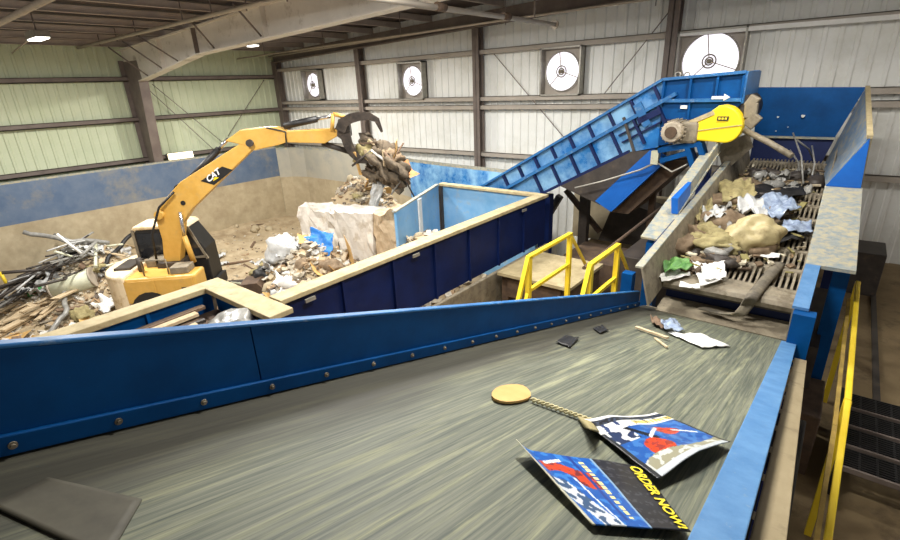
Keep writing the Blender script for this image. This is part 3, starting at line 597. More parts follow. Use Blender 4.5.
# yellow drive guard and motor
t = empty('drive_guard', at(720,140,y=10.05), 'yellow teardrop drive guard on the head of the inclined conveyor', 'machine guard')
cx, cy, R_ = 723.5, 124.2, 18.6
pts = [(cx+R_*math.cos(a), cy+R_*1.02*math.sin(a)) for a in [math.radians(k) for k in range(-105, 106, 10)]]
pts = pts+[(694,140.5),(691.5,137),(690.5,125.5)]
w = [at(*p,y=9.95) for p in pts]
MB().prism([(v.x,v.z) for v in w],1,9.95,10.28).build('guard_shell', 'guard_yellow', t, bevel=.03)
a = at(691,131.5,y=9.94); b = at(742,125,y=9.94); MB().bar(a,b,.012,.014).build('seam', 'tan_steel', t)
a = at(690,122.5,y=9.94); b = at(714,112.5,y=9.94); MB().bar(a,b,.02,.075).build('slot_cover', 'tan_steel', t)
p = at(723,118.5,y=9.94); MB().box((p.x-.09,9.925,p.z-.035),(p.x+.09,9.95,p.z+.035)).build('warning_plate', 'black', t)
for i in range(3): MB().box((p.x-.07+i*.05,9.92,p.z-.018),(p.x-.035+i*.05,9.926,p.z+.018)).build('plate_mark', 'ink_yellow', t)
t = empty('electric_motor', at(678,142,y=10), 'dusty electric motor beside the yellow drive guard', 'motor')
c = at(671,132.5,y=9.7); r = .19
MB().tube([(c.x,9.7,c.z),(c.x,9.74,c.z),(c.x,9.75,c.z),(c.x,10.3,c.z)],[r*.86,r*1.0,r,r],24).build('motor_body', 'motor', t)
MB().tube([(c.x,9.66,c.z),(c.x,9.70,c.z)],r*.55,20).build('fan_cap', 'rust', t)
m = MB()
for i in range(18):
    a_ = 2*PI*i/18; m.bar((c.x+math.cos(a_)*(r+.015),9.8,c.z+math.sin(a_)*(r+.015)),(c.x+math.cos(a_)*(r+.015),10.25,c.z+math.sin(a_)*(r+.015)),.012,.03,(math.cos(a_),0,math.sin(a_)))
m.build('cooling_fins', 'motor', t)
g0 = at(680,140,y=10); MB().box((g0.x-.02,9.9,g0.z-.05),(g0.x+.3,10.3,g0.z+.34)).build('gearbox', 'dust_steel', t, bevel=.05)
t = empty('head_bearing', at(750,120,y=10.3), 'dusty bearing bracket between the yellow guard and the blue hood', 'bearing')
for a_, b_, w_ in (((748,99),(757,104),.2),((752,103),(750,118),.2),((748,117),(757,124),.24)): MB().bar(at(*a_,y=10.25),at(*b_,y=10.25),.16,w_).build('bracket_lug', 'dust_steel', t, bevel=.02)
tag(MB().tube([at(744,130,y=10.2),at(770,143,y=10.0),at(792,156,y=9.8)],.05,10).build('spray_pipe', 'dust_steel'), 'grey round pipe sloping from the drive guard across the screen', 'pipe')
q = [at(*p,y=10.7) for p in ((716,146),(749,133),(753,147),(724,172))]
tag(MB().hexa(q+[v+Vector((0,.03,0)) for v in q]).build('feed_plate', 'dust_steel'), 'grey plate hanging under the yellow drive guard', 'plate')
# ------------------------------------------------------------------ walkways and rails
t = empty('crossing_platform', (-4.2,8.3,-4.4), 'low platform with dusty tan deck behind the belt skirt', 'platform')
MB().box((-4.95,7.5,-3.56),(-3.4,9.05,-3.5)).build('deck', 'tan_steel', t)
MB().box((-4.9,7.6,-4.38),(-4.75,9.0,-3.56)).build('leg_panel', 'rust', t); MB().box((-3.6,7.6,-4.38),(-3.45,9.0,-3.56)).build('leg_panel', 'rust', t); MB().box((-4.75,7.56,-4.0),(-3.6,7.6,-3.56)).build('skirt', 'rust', t)
def handrail(x, y0, y1, z, label):
    t = empty('handrail', (x,(y0+y1)/2,-4.4), label, 'handrail', 'yellow handrails beside the platform')
    for y in (y0,y1): MB().box((x-.035,y-.035,-4.4),(x+.035,y+.035,z)).build('post', 'rail_yellow', t)
    MB().bar((x,y0-.03,z),(x,y1+.03,z+.0),.07,.05).build('top_rail', 'rail_yellow', t, bevel=.008)
    MB().bar((x,y0,z-.52),(x,y1,z-.52),.05,.05).build('middle_rail', 'rail_yellow', t)
    MB().bar((x,y0-.02,z),(x,y0-.52,z-1.1),.06,.05).build('sloping_rail', 'rail_yellow', t)
    MB().bar((x,y1,z),(x,y1+.75,z-.8),.04,.04).build('sloping_rail', 'rail_yellow', t)
    MB().bar((x,y0,z-.52),(x,y0-.3,z-1.15),.05,.04).build('sloping_rail', 'rail_yellow', t)
handrail(-3.2,5.66,6.97,-2.3,'yellow handrail on the left, in front of the tan platform')
handrail(-2.35,5.8,6.78,-2.29,'yellow handrail on the right, nearest the screen deck')
tag(MB().tube([at(584,268,x=-2.75),at(662,207,x=-2.75)],.03,8).build('stair_rail', 'rust'), 'thin brown rail rising behind the yellow handrails', 'rail')
t = empty('walkway_handrail', (.45,5.5,-4.4), 'long yellow handrail on the right, running down beside the tan board', 'handrail')
RA = Vector((.45,7.7,-2.57)); RM = Vector((.45,5.0,-2.79)); RB = Vector((.45,3.3,-3.36))
MB().bar(RA,RM,.05,.05).build('top_rail', 'rail_yellow', t, bevel=.01); MB().bar(RM,RB,.05,.05).build('top_rail', 'rail_yellow', t, bevel=.01)
dn = Vector((-.05,-.15,-.2)); MB().bar(RA+dn,RM+dn,.035,.035).build('middle_rail', 'rail_dirty', t); MB().bar(RM+dn,RB+dn,.035,.035).build('middle_rail', 'rail_dirty', t)
for p in (RA,RM,RB): MB().box((p.x-.03,p.y-.03,-4.4),(p.x+.03,p.y+.03,p.z)).build('post', 'rail_yellow', t)
t = empty('grating_steps', (1.5,6.6,-4.4), 'black steel grating steps beside the yellow handrail at the right', 'steps')
for i in range(4):
    y = 5.8+i*.43; z = -4.02
    m = MB()
    for k in range(9): m.box((.62,y+k*.042,z-.04),(2.6,y+k*.042+.014,z))
    for k in range(14): m.box((.62+k*.15,y,z-.04),(.64+k*.15,y+.35,z-.005))
    m.build('tread', 'black', t); MB().box((.62,y-.03,z-.05),(2.6,y,z+.008)).build('nosing', 'frame_grey', t)
MB().box((.56,5.7,-4.38),(.62,7.5,-4.0)).build('stringer', 'black', t)
for i, (x, y) in enumerate(((1.1,9.0),(1.75,9.0),(1.45,11.4))): pass
for x in (1.02,1.62): tag(MB().box((x-.04,7.9,-4.4),(x+.04,14.6,-4.36)).build('floor_rail', 'dark_steel'), 'dark steel strip set in the tan floor by the right wall'+(', nearer the steps' if x < 1.3 else ', farther right'), 'rail')
# clutter under the machines
def bx(a, b, name, mat, label, cat, **k): return tag(MB().box(a,b).build(name, mat, bevel=.015), label, cat, **k)
bx((-6.0,13.2,-4.4),(-2.4,13.5,-3.0),'concrete_curb','concrete','dusty concrete curb wall under the inclined conveyor','curb')
bx((-5.2,2.97,-4.4),(-5.12,10.0,-3.62),'concrete_kerb','dust_steel','dusty kerb below the long navy hopper wall','kerb')
bx((.55,12.4,-4.4),(1.05,13.4,-3.5),'control_cabinet','dark_steel','dark cabinet on the floor by the fan wall, right of the screen','cabinet')
bx((1.55,13.4,-4.4),(1.62,13.47,-3.1),'bollard','rail_yellow','yellow bollard by the fan wall at the right edge','bollard')
bx((.1,5.9,-4.4),(.36,6.8,-3.6),'steel_cabinet','rust','rusty brown box under the screen beside the yellow handrail','box')
bx((-.1,3.2,-4.4),(.22,5.3,-3.3),'return_hopper','black','black box under the belt beside the tan board','box')
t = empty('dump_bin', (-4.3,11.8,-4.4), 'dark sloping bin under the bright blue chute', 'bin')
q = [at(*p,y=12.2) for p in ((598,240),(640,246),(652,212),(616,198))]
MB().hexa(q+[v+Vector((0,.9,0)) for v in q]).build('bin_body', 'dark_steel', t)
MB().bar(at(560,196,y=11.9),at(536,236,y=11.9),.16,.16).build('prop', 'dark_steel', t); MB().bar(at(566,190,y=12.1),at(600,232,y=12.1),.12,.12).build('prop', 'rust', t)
bx((-4.6,9.6,-4.4),(-3.1,10.9,-3.72),'gear_case','rust','brown dusty machine case behind the tan platform','machine')
bx((-2.95,8.6,-4.4),(-2.25,10.6,-3.1),'transfer_box','dark_steel','dark steel box left of the screen under the chute','machine')
# rubber flap draped from the deck onto the belt
path = [at(773,264,y=6.7)]
pl = [(773,264,.03),(760,279,.03),(750,291,.04),(744,299,.03)]
A = [onslope(px,py,DC,DM,l) for px, py, l in pl]
A += [Vector((A[-1].x-.03,6.30,A[-1].z-.12)),Vector((A[-1].x-.09,6.24,A[-1].z-.24)),Vector((A[-1].x-.25,6.28,A[-1].z-.30)),Vector((A[-1].x-.5,6.34,A[-1].z-.31))]
B = [p+Vector((.13,.04,.0)) for p in A]
def flap(u, v):
    k = u*(len(A)-1); i = min(int(k), len(A)-2); f = k-i
    return A[i].lerp(A[i+1],f).lerp(B[i].lerp(B[i+1],f),v)+Vector((0,0,.03*math.sin(v*PI)))
tag(MB().grid(flap,40,6).build('rubber_flap', 'rubber', solid=.02), 'grey rubber flap draped over the lip of the screen deck', 'rubber flap')
# ------------------------------------------------------------------ excavator
AZ = math.radians(45); EX = Vector((-13.9,4.9,-6.2))
ed = Vector((math.cos(AZ),math.sin(AZ),0)); en = Vector((-ed.y,ed.x,0))
E_ = empty('excavator', EX, 'dusty yellow tracked excavator with raised boom standing in the pit', 'excavator', rz=AZ)
def ep(px, py, t=0):                    # photo point -> machine coordinates in the plane t beside the boom's centre line
    r_ = ray(px, py); P0 = EX+en*t
    P = r_*((P0.dot(en))/(r_.dot(en))); q = P-EX
    return (q.dot(ed), q.z)
def ebuild(m, name, mat, parent=E_, **k): return m.build(name, mat, parent, local=True, **k)
def eprism(pts, t0, t1, name, mat, tt=None, parent=E_, **k):
    w = [ep(px, py, t0 if tt is None else tt) for px, py in pts]
    return ebuild(MB().prism(w, 1, t0, t1), name, mat, parent, **k)
hw = 1.15; zb, zt = 1.05, 2.0           # house: s -1.9..0.85
# tracks and undercarriage
for s in (-1, 1):
    y0 = s*1.0; y1 = s*1.45
    pr = [(-1.5,.05),(1.3,.05),(1.62,.3),(1.62,.5),(1.35,.78),(-1.5,.78),(-1.8,.5),(-1.8,.3)]
    ebuild(MB().prism(pr,1,min(y0,y1),max(y0,y1)), 'track', 'dark_steel', bevel=.03)
ebuild(MB().box((-1.0,-1.0,.35),(.9,1.0,.8)), 'undercarriage', 'dark_steel')
ebuild(MB().tube([(-.2,0,.75),(-.2,0,1.05)],.6,24), 'slew_ring', 'dark_steel')
# counterweight: rounded tail
def tail(r, n=18): return [(-.75-r*math.cos(a), r*1.0*math.sin(a)*hw/r) for a in [math.radians(-90+180*i/n) for i in range(n+1)]]
out = [(-.72,-hw)]+[(-.75-.8*math.cos(a), hw*math.sin(a)) for a in [math.radians(-88+176*i/20) for i in range(21)]]+[(-.72,hw)]
o = ebuild(MB().prism(out,2,.85,zt+.02), 'counterweight', 'cat_pale', bevel=.12); o['label'] = 'pale scuffed counterweight'
# engine house with side panels, black panel below painted as the shade in the arch
ebuild(MB().box((-.74,-hw,1.25),(1.0,-.45,zt-.05)), 'side_house', 'cat_yellow', bevel=.06)
ebuild(MB().box((-.74,-.45,1.1),(.3,hw,zt-.08)), 'engine_house', 'cat_yellow', bevel=.05)
ebuild(MB().box((-.74,-hw-.012,1.3),(-.02,-hw,zt-.12)), 'side_door', 'cat_yellow', bevel=.008)
ebuild(MB().box((.02,-hw-.012,1.3),(.92,-hw,zt-.12)), 'side_door', 'cat_yellow', bevel=.008)
ebuild(MB().box((-.72,-hw+.05,.95),(.95,hw-.05,1.25)), 'frame', 'black')
ebuild(MB().prism([(-.62,.98)]+[(-.2+.5*math.cos(math.radians(k)),1.08+.5*math.sin(math.radians(k))) for k in range(180,-1,-20)]+[(.22,.98)],1,-hw-.02,-hw+.05), 'arch_shade', 'black')  # flat black panel stands for the dark inside the arch
p = .62; ebuild(MB().box((p,-hw-.02,1.5),(p+.13,-hw-.012,1.64)), 'badge', 'black')
ebuild(MB().tube([(-.55,-.55,zt-.1),(-.55,-.55,zt+.32)],.07,12), 'exhaust_pipe', 'dark_steel')
ebuild(MB().box((-.6,-.2,zt-.1),(-.1,.5,zt+.12)), 'engine_hood', 'dust_steel', bevel=.04)
ebuild(MB().box((-1.2,-.6,zt),(-.8,.2,zt+.08)), 'grille', 'dark_steel')
ebuild(MB().box((.35,-1.0,zt-.05),(.8,-.55,zt+.13)), 'tool_box', 'dust_steel', bevel=.02)
ebuild(MB().tube([(-.3,-.95,zt-.05),(-.3,-.95,zt+.35),(.3,-.95,zt+.35),(.3,-.95,zt-.05)],.022,8), 'hand_rail', 'dust_steel')
# cab on the far side
cs = -.55
cabs = [(1.4+cs,1.0),(-.42+cs,1.0),(-.42+cs,2.75),(-.32+cs,2.86),(1.0+cs,2.86),(1.36+cs,2.2)]
cab = ebuild(MB().prism(cabs,1,.32,hw), 'cab', 'black', bevel=.03)
ebuild(MB().prism([(-.45+cs,2.84),(1.08+cs,2.84),(.95+cs,2.95),(-.38+cs,2.95)],1,.28,hw+.03), 'cab_roof', 'cat_pale', cab, bevel=.04)
ebuild(MB().prism([(-.34+cs,2.0),(1.2+cs,2.0),(1.22+cs,2.25),(.92+cs,2.74),(-.34+cs,2.74)],1,.30,.325), 'side_window', 'glass_dark', cab)
for a, b in (((-.42+cs,1.9),(-.42+cs,2.86)),((1.38+cs,1.9),(1.02+cs,2.86)),((-.42+cs,1.97),(1.38+cs,1.97))): ebuild(MB().bar((a[0],.31,a[1]),(b[0],.31,b[1]),.06,.06), 'cab_pillar', 'dust_steel', cab)
ebuild(MB().box((-.45+cs,.36,2.05),(-.42+cs,hw-.06,2.72)), 'rear_window', 'glass_dark', cab)
# boom
boom_px = [(163,272),(164,262),(162,240),(155,217),(158,207),(180,182),(244,141),(253,148),(250,152),(191,210),(182,224),(180,262),(181,272)]
bm_ = eprism(boom_px, -.18, .18, 'boom', 'cat_yellow', tt=-.18, bevel=.02)
# logo plate on the boom
pl = [(206,171),(225,166),(233,169),(213,185),(207,184),(200,180)]
pl = [(200.5,181),(222,166.5),(233,170),(214,185)]
w = [ep(px,py,-.19) for px,py in pl]
ebuild(MB().prism(w,1,-.19,-.178), 'logo_plate', 'black', bm_)
tq = [ep(px,py,-.25) for px,py in ((207.5,182.5),(222,172),(219.5,165.8+2.2),(205.5,179-1.5))]
def lt(u, v):
    a = (tq[0][0]*(1-u)+tq[1][0]*u, tq[0][1]*(1-u)+tq[1][1]*u); b = (tq[3][0]*(1-u)+tq[2][0]*u, tq[3][1]*(1-u)+tq[2][1]*u)
    return (a[0]*(1-v)+b[0]*v, -.254, a[1]*(1-v)+b[1]*v)
def lt2(u, v):
    o_ = ep(208.5,183,-.19); e1 = ep(221,173.2,-.19); e2 = ep(205.6,176.8,-.19)
    return (o_[0]+(e1[0]-o_[0])*u+(e2[0]-o_[0])*v, -.194, o_[1]+(e1[1]-o_[1])*u+(e2[1]-o_[1])*v)
mm = text_mb('CAT', lt2, 'ink_white', 'lettering', bm_); ebuild(mm, 'lettering', 'ink_white', bm_)
tri = [ep(px,py,-.19) for px, py in ((213,181),(219,177.5),(214.5,177.2))]
ebuild(MB().prism(tri,1,-.196,-.19), 'logo_triangle', 'guard_yellow', bm_)
a = ep(183,203,-.19); ebuild(MB().tube([(a[0],-.2,a[1]),(a[0],-.18,a[1])],.06,14), 'boom_pin', 'black', bm_)
a = ep(159,215,-.25); ebuild(MB().tube([(a[0],-.3,a[1]),(a[0],.3,a[1])],.11,14), 'boom_pin', 'cat_yellow', bm_)
def erod(a, b, r, name, mat, parent=E_, t=0, t2=None, n=12):
    p = ep(*a, t); q = ep(*b, t if t2 is None else t2)
    return ebuild(MB().tube([(p[0],t,p[1]),(q[0],t if t2 is None else t2,q[1])],r,n), name, mat, parent)
cy = erod((184,186),(219,149),.085,'stick_cylinder','black'); erod((219,149),(228,139),.045,'cylinder_rod','chrome',cy)
for s in (-.29,.29):
    c2 = erod((194,262),(184,236),.07,'boom_cylinder','cat_yellow',t=s); erod((184,236),(180,212),.04,'cylinder_rod','chrome',c2,t=s)
ebuild(MB().tube([(ep(162,262)[0],-.27,ep(162,262)[1]),(ep(157,232)[0],-.3,ep(157,232)[1]),(ep(164,205)[0],-.3,ep(164,205)[1]),(ep(178,190)[0],-.27,ep(178,190)[1])],.03,8), 'hydraulic_hose', 'black')
ebuild(MB().tube([(ep(166,212)[0],.2,ep(166,212)[1]),(ep(172,188)[0],.2,ep(172,188)[1]),(ep(184,180)[0],.2,ep(184,180)[1])],.025,8), 'hydraulic_hose', 'black')
a = ep(172,266,-.3); ebuild(MB().box((a[0]-.35,-.34,1.2),(a[0]+.3,.34,2.05)), 'boom_foot', 'dark_steel')
# stick
st_px = [(225,141),(240,130),(263,127.5),(275,127),(286,131),(333,129),(341,130),(338,136),(325,143.5),(286,142.5),(279,145),(254,150.5),(247,146)]
stick = eprism(st_px, -.19, .19, 'stick', 'cat_yellow', tt=-.19, bevel=.02)
cy = erod((284,126),(317,119),.085,'bucket_cylinder','black'); erod((317,119),(332,116),.045,'cylinder_rod','chrome',cy)
for s in (-.2,.2):
    erod((332,131),(333,114),.05,'link','cat_yellow',stick,t=s); erod((333,114),(345,117),.05,'link','cat_yellow',stick,t=s)
erod((322,143),(350,152),.07,'grapple_cylinder','dark_steel')
a = ep(250,143,-.2); ebuild(MB().tube([(a[0],-.28,a[1]),(a[0],.28,a[1])],.09,14), 'stick_pin', 'dark_steel', stick)
ebuild(MB().tube([(ep(268,127)[0],-.2,ep(268,127)[1]),(ep(287,131)[0],-.22,ep(287,131)[1]),(ep(288,142)[0],-.22,ep(288,142)[1])],.02,6), 'hydraulic_hose', 'black', stick)
# grapple
def nx(pp, i):
    a = pp[max(i-1,0)]; b = pp[min(i+1,len(pp)-1)]; d0 = b[0]-a[0]; d1 = b[1]-a[1]; l = math.hypot(d0,d1); return (-d1/l, d0/l)
hd = eprism([(338,119),(349,120),(351,137),(344,141),(337,136)], -.26, .26, 'grapple', 'claw', tt=-.2, bevel=.02)
up_ = [(340,131),(343,123),(350,118.5),(359,116.2),(369,116),(377,120),(382,132)]
lo_ = [(345,134),(348,144),(353,153),(360,160),(368,162)]
for s in (-.32,-.1,.12,.34):
    for pts, r in ((up_, [.13,.13,.12,.11,.09,.07,.03]),(lo_, [.13,.12,.11,.09,.04])):
        pp = [ep(px,py,s) for px,py in pts]
        m = MB()
        for i in range(len(pp)-1):
            m.hexa([(pp[j][0]+o_[0]*r[j],s+w_,pp[j][1]+o_[1]*r[j]) for j, o_, w_ in ((i,(-.6,-.7),-.05),(i,(-.6,-.7),.05),(i,(.6,.7),.05),(i,(.6,.7),-.05),(i+1,(-.6,-.7),-.05),(i+1,(-.6,-.7),.05),(i+1,(.6,.7),.05),(i+1,(.6,.7),-.05))] if pts is lo_ and False else
                   [(pp[i][0]-nx(pp,i)[0]*r[i],s-.06,pp[i][1]-nx(pp,i)[1]*r[i]),(pp[i][0]-nx(pp,i)[0]*r[i],s+.06,pp[i][1]-nx(pp,i)[1]*r[i]),(pp[i][0]+nx(pp,i)[0]*r[i],s+.06,pp[i][1]+nx(pp,i)[1]*r[i]),(pp[i][0]+nx(pp,i)[0]*r[i],s-.06,pp[i][1]+nx(pp,i)[1]*r[i]),
                    (pp[i+1][0]-nx(pp,i+1)[0]*r[i+1],s-.06,pp[i+1][1]-nx(pp,i+1)[1]*r[i+1]),(pp[i+1][0]-nx(pp,i+1)[0]*r[i+1],s+.06,pp[i+1][1]-nx(pp,i+1)[1]*r[i+1]),(pp[i+1][0]+nx(pp,i+1)[0]*r[i+1],s+.06,pp[i+1][1]+nx(pp,i+1)[1]*r[i+1]),(pp[i+1][0]+nx(pp,i+1)[0]*r[i+1],s-.06,pp[i+1][1]+nx(pp,i+1)[1]*r[i+1])])
        ebuild(m, 'tine', 'claw', hd)
# ------------------------------------------------------------------ loose material: templates, then copies
def crumple(w, d, amp, seed, bow=0, n=14):
    def f(u, v):
        x = (u-.5)*w*(1+.15*math.sin(v*5+seed)); y = (v-.5)*d*(1+.15*math.cos(u*4+seed))
        q = Vector((u*3+seed*7.1,v*3,seed)); z = (noise.noise(q)*1.3+noise.noise(q*2.7)*.6+noise.noise(q*6)*.25)*amp+bow*((u-.5)**2*4)
        return (x,y,z)
    return MB().grid(f, n, n)
def lump(a, b, c, amp, seed, sub=3):
    bm = bmesh.new(); bmesh.ops.create_icosphere(bm, subdivisions=sub, radius=1); bm.verts.index_update()
    vs = []
    for v in bm.verts:
        q = v.co.normalized(); e = 1+amp*(noise.noise(q*1.8+Vector((seed*3.3,0,0)))*1.2+noise.noise(q*4.5+Vector((0,seed,0)))*.5+abs(noise.noise(q*9))*.25)
        vs.append((q.x*a*e,q.y*b*e,max(q.z*c*e,-.6*c)))
    fs = [[v.index for v in f.verts] for f in bm.faces]; bm.free()
    m = MB(); m.add(vs, fs, None, True); return m
def hose(seed, L=1.6, r=.05):
    rd = random.Random(seed); p = []; a = 0
    x = y = 0
    for i in range(13):
        p.append((x,y,.06+.05*abs(math.sin(i*.6+seed)))); a += rd.uniform(-.45,.45); x += math.cos(a)*L/12; y += math.sin(a)*L/12
    return MB().tube(p, r, 8)
def card(w, d, fold, seed):
    m = MB(); h = w*.5
    m.hexa([(-h,-d/2,0),(0,-d/2,0),(0,d/2,0),(-h,d/2,0),(-h,-d/2,.012),(0,-d/2,.012),(0,d/2,.012),(-h,d/2,.012)])
    m.hexa([(0,-d/2,0),(h*math.cos(fold),-d/2,h*math.sin(fold)),(h*math.cos(fold),d/2,h*math.sin(fold)),(0,d/2,0),(0,-d/2,.012),(h*math.cos(fold),-d/2,h*math.sin(fold)+.012),(h*math.cos(fold),d/2,h*math.sin(fold)+.012),(0,d/2,.012)])
    return m
TPL = {}
def tpl(kind, name, mb, mat, cat, label, group, **k):
    o = mb.build(name, mat, local=True, **k); TPL.setdefault(kind, []).append((o, cat, label, group)); o.location = (0,0,-50)
tpl('plank','wood_plank',MB().box((-.75,-.06,0),(.75,.06,.04)),'wood','plank','pale broken plank lying in the rubble','scrap planks in the rubble')
tpl('plank','wood_plank',MB().hexa([(-.5,-.08,0),(.45,-.08,0),(.55,.06,0),(-.5,.07,0),(-.5,-.08,.03),(.4,-.08,.03),(.5,.06,.03),(-.55,.07,.03)]),'wood','plank','pale broken plank lying in the rubble','scrap planks in the rubble')
tpl('plank','dark_plank',MB().box((-.6,-.07,0),(.6,.07,.05)),'wood_dark','plank','dark weathered plank lying in the rubble','dark planks in the rubble')
tpl('sheet','plastic_sheet',crumple(.8,.6,.14,1),'film','plastic','crumpled whitish plastic sheet in the rubble','plastic sheets in the rubble',solid=.006)
tpl('sheet','plastic_sheet',crumple(.6,.5,.18,2),'film','plastic','crumpled whitish plastic sheet in the rubble','plastic sheets in the rubble',solid=.006)
tpl('sheet','grey_sheet',crumple(.7,.5,.14,5),'film_grey','plastic','crumpled grey plastic sheet in the rubble','grey sheets in the rubble',solid=.006)
tpl('card','cardboard',card(.7,.5,.4,1),'card','cardboard','folded tan cardboard piece in the rubble','cardboard pieces in the rubble')
tpl('card','cardboard',card(.5,.35,.9,1),'card','cardboard','folded tan cardboard piece in the rubble','cardboard pieces in the rubble')
tpl('lump','rag_bundle',lump(.3,.2,.16,.5,1),'rag','rag','brown rag bundle in the rubble','rag bundles in the rubble')
tpl('lump','rag_bundle',lump(.22,.25,.14,.6,4),'rag_olive','rag','olive rag bundle in the rubble','olive bundles in the rubble')
tpl('stone','concrete_chunk',lump(.22,.16,.14,.35,7,2),'concrete','rubble','broken pale concrete chunk in the rubble','concrete chunks in the rubble')
tpl('pipe','plastic_pipe',MB().tube([(-.6,0,.04),(.6,0,.04)],.035,10),'pale_green','pipe','thin pale pipe in the rubble','thin pipes in the rubble')
tpl('hose','black_hose',hose(3),'film_grey','hose','grey ribbed hose lying in the pile at the far left','hoses in the left pile')
tpl('hose','black_hose',hose(8),'black','hose','black hose lying in the pile at the far left','black hoses in the left pile')
used = set()
def put(o, cat, label, group, loc, rot, sc=1):
    if id(o) in used: c = o.copy(); C.objects.link(c)
    else: c = o; used.add(id(o))
    c.location = Vector(loc)+Vector((0,0,H)); c.rotation_euler = rot; c.scale = (sc,)*3 if not isinstance(sc, tuple) else sc
    return tag(c, label, cat, group)
rd = random.Random(11)
def onheap(px, py):                       # where a line of sight meets the dirt
    d = ray(px, py); t = 3.0
    while t < 40:
        p = d*t
        if p.z < heap(p.x,p.y): return p
        if p.x < -20.9: return Vector((p.x,p.y,heap(p.x,p.y)))
        t += .03
    return None
def scatter(kind, n, xr, yr, s=(.6,1.2), tilt=.3, lift=.03):
    for i in range(n):
        o, cat, lab, grp = rd.choice(TPL[kind]); x = rd.uniform(*xr); y = rd.uniform(*yr)
        put(o, cat, lab, grp, (x,y,heap(x,y)+lift), (rd.gauss(0,tilt),rd.gauss(0,tilt),rd.uniform(0,6.28)), rd.uniform(*s))
# left pile
tpl('strip','metal_strip',MB().box((-1.4,-.05,0),(1.4,.05,.03)),'film_grey','strip','long grey metal strip in the bundle at the far left','long strips in the left pile')
tpl('strip','metal_strip',MB().tube([(-1.3,0,.05),(-.4,.05,.09),(.5,-.04,.05),(1.3,.04,.08)],.05,8),'dark_steel','strip','long dark corrugated pipe in the bundle at the far left','long pipes in the left pile')
tpl('strip','metal_strip',MB().tube([(-1.2,0,.05),(0,.06,.12),(1.2,0,.05)],.04,8),'film','strip','long pale tube in the bundle at the far left','long tubes in the left pile')
ba = onheap(20,296); bb = onheap(72,262); dr = 2.09
for i in range(46):
    o, cat, lab, grp = TPL['strip'][(0,1,1,2,1)[i%5]%3]; k = rd.random(); q = ba.lerp(bb,k*1.3-.1)+Vector((rd.gauss(0,.55),rd.gauss(0,.4),0))
    put(o, cat, lab, grp, (max(q.x,-20.2),q.y,heap(max(q.x,-20.2),q.y)+.05+rd.uniform(0,.38)), (rd.gauss(0,.1),rd.gauss(0,.12),dr+rd.gauss(0,.25)), rd.uniform(.5,1.0))
ba = onheap(10,322); bb = onheap(60,305)
for i in range(16):
    o, cat, lab, grp = TPL['plank'][i%2]; q = ba.lerp(bb,rd.random())+Vector((rd.gauss(0,.5),rd.gauss(0,.3),0))
    put(o, cat, lab, grp, (q.x,q.y,heap(q.x,q.y)+.05), (rd.gauss(0,.08),rd.gauss(0,.08),dr+rd.gauss(0,.3)), rd.uniform(.8,1.6))
scatter('hose',8,(-20.2,-17.2),(2.4,4.9),(.8,1.5),.2,.1)
scatter('plank',14,(-20.2,-15.5),(1.2,4.6),(.7,1.4),.25,.06)
scatter('sheet',7,(-20.5,-16.5),(2.4,4.8),(.7,1.3),.4,.12)
scatter('lump',8,(-20,-15),(1.5,4.8)); scatter('card',10,(-19,-13),(1.2,3.4)); scatter('pipe',8,(-20.5,-17),(2.6,4.8),(.8,1.5),.4,.15)
# between the machine and the hopper walls
scatter('plank',26,(-13,-6),(3.2,7.4),(.5,1.1),.35); scatter('sheet',30,(-12.5,-5.8),(3.2,7.4),(.5,1.0),.45,.08); scatter('card',26,(-13,-5.8),(3.2,7.4),(.5,1.1),.35,.05)
scatter('lump',18,(-13,-6),(3.4,7.4),(.5,1.1)); scatter('stone',22,(-14,-6),(3.4,7.6),(.5,1.2)); scatter('pipe',8,(-12.5,-6),(3.4,7.4),(.6,1.1),.4,.08)
# behind the blocks
scatter('plank',10,(-12.2,-8.8),(8.7,10.6),(.4,.9),.4); scatter('stone',14,(-12.2,-8.8),(8.7,10.4),(.5,1.1)); scatter('lump',10,(-12.2,-9),(8.7,10.4),(.4,.8)); scatter('card',8,(-12,-8.8),(8.7,10.2),(.4,.8),.4)
# far floor
scatter('stone',14,(-21.5,-14),(6,12.5),(.5,1.2)); scatter('plank',10,(-21.5,-14.5),(6,12),(.5,1.1),.2); scatter('sheet',6,(-21,-15),(5.5,9),(.5,.9),.3,.08)
# fine rubble: uncountable chips
cols = [(188,164,130),(160,136,106),(206,190,164),(226,222,214),(130,112,92),(104,92,80),(158,148,132),(200,184,156),(176,164,142),(168,140,108),(200,190,170),(214,206,190)]
m = MB(); rd2 = random.Random(5)
def chip(x, y, s):
    z = heap(x,y); c = rd2.choice(cols); a, b, h = s*rd2.uniform(.5,1.8), s*rd2.uniform(.3,.9), s*rd2.uniform(.08,.4)
    R3 = Matrix.Rotation(rd2.uniform(0,6.28),3,'Z') @ Matrix.Rotation(rd2.gauss(0,.45),3,'X') @ Matrix.Rotation(rd2.gauss(0,.45),3,'Y')
    m.hexa([R3@Vector(v)+Vector((x,y,z+h*.3)) for v in ((-a,-b,-h),(a*rd2.uniform(.5,1),-b,-h),(a,b,-h),(-a,b*rd2.uniform(.4,1),-h),(-a,-b,h),(a,-b*rd2.uniform(.4,1),h),(a,b,h),(-a*rd2.uniform(.4,1),b,h))], c)
for _ in range(4200): chip(rd2.uniform(-14.5,-5.6),min(rd2.gauss(6.0,1.3),9.8),rd2.uniform(.03,.15))
for _ in range(1700): chip(rd2.uniform(-21,-13),rd2.gauss(3.3,1.0),rd2.uniform(.03,.11))
for _ in range(900): chip(rd2.gauss(-10.5,1.0),rd2.gauss(9.5,.6),rd2.uniform(.03,.09))
for _ in range(700): chip(rd2.uniform(-21.2,-14),rd2.uniform(1,13),rd2.uniform(.02,.07))
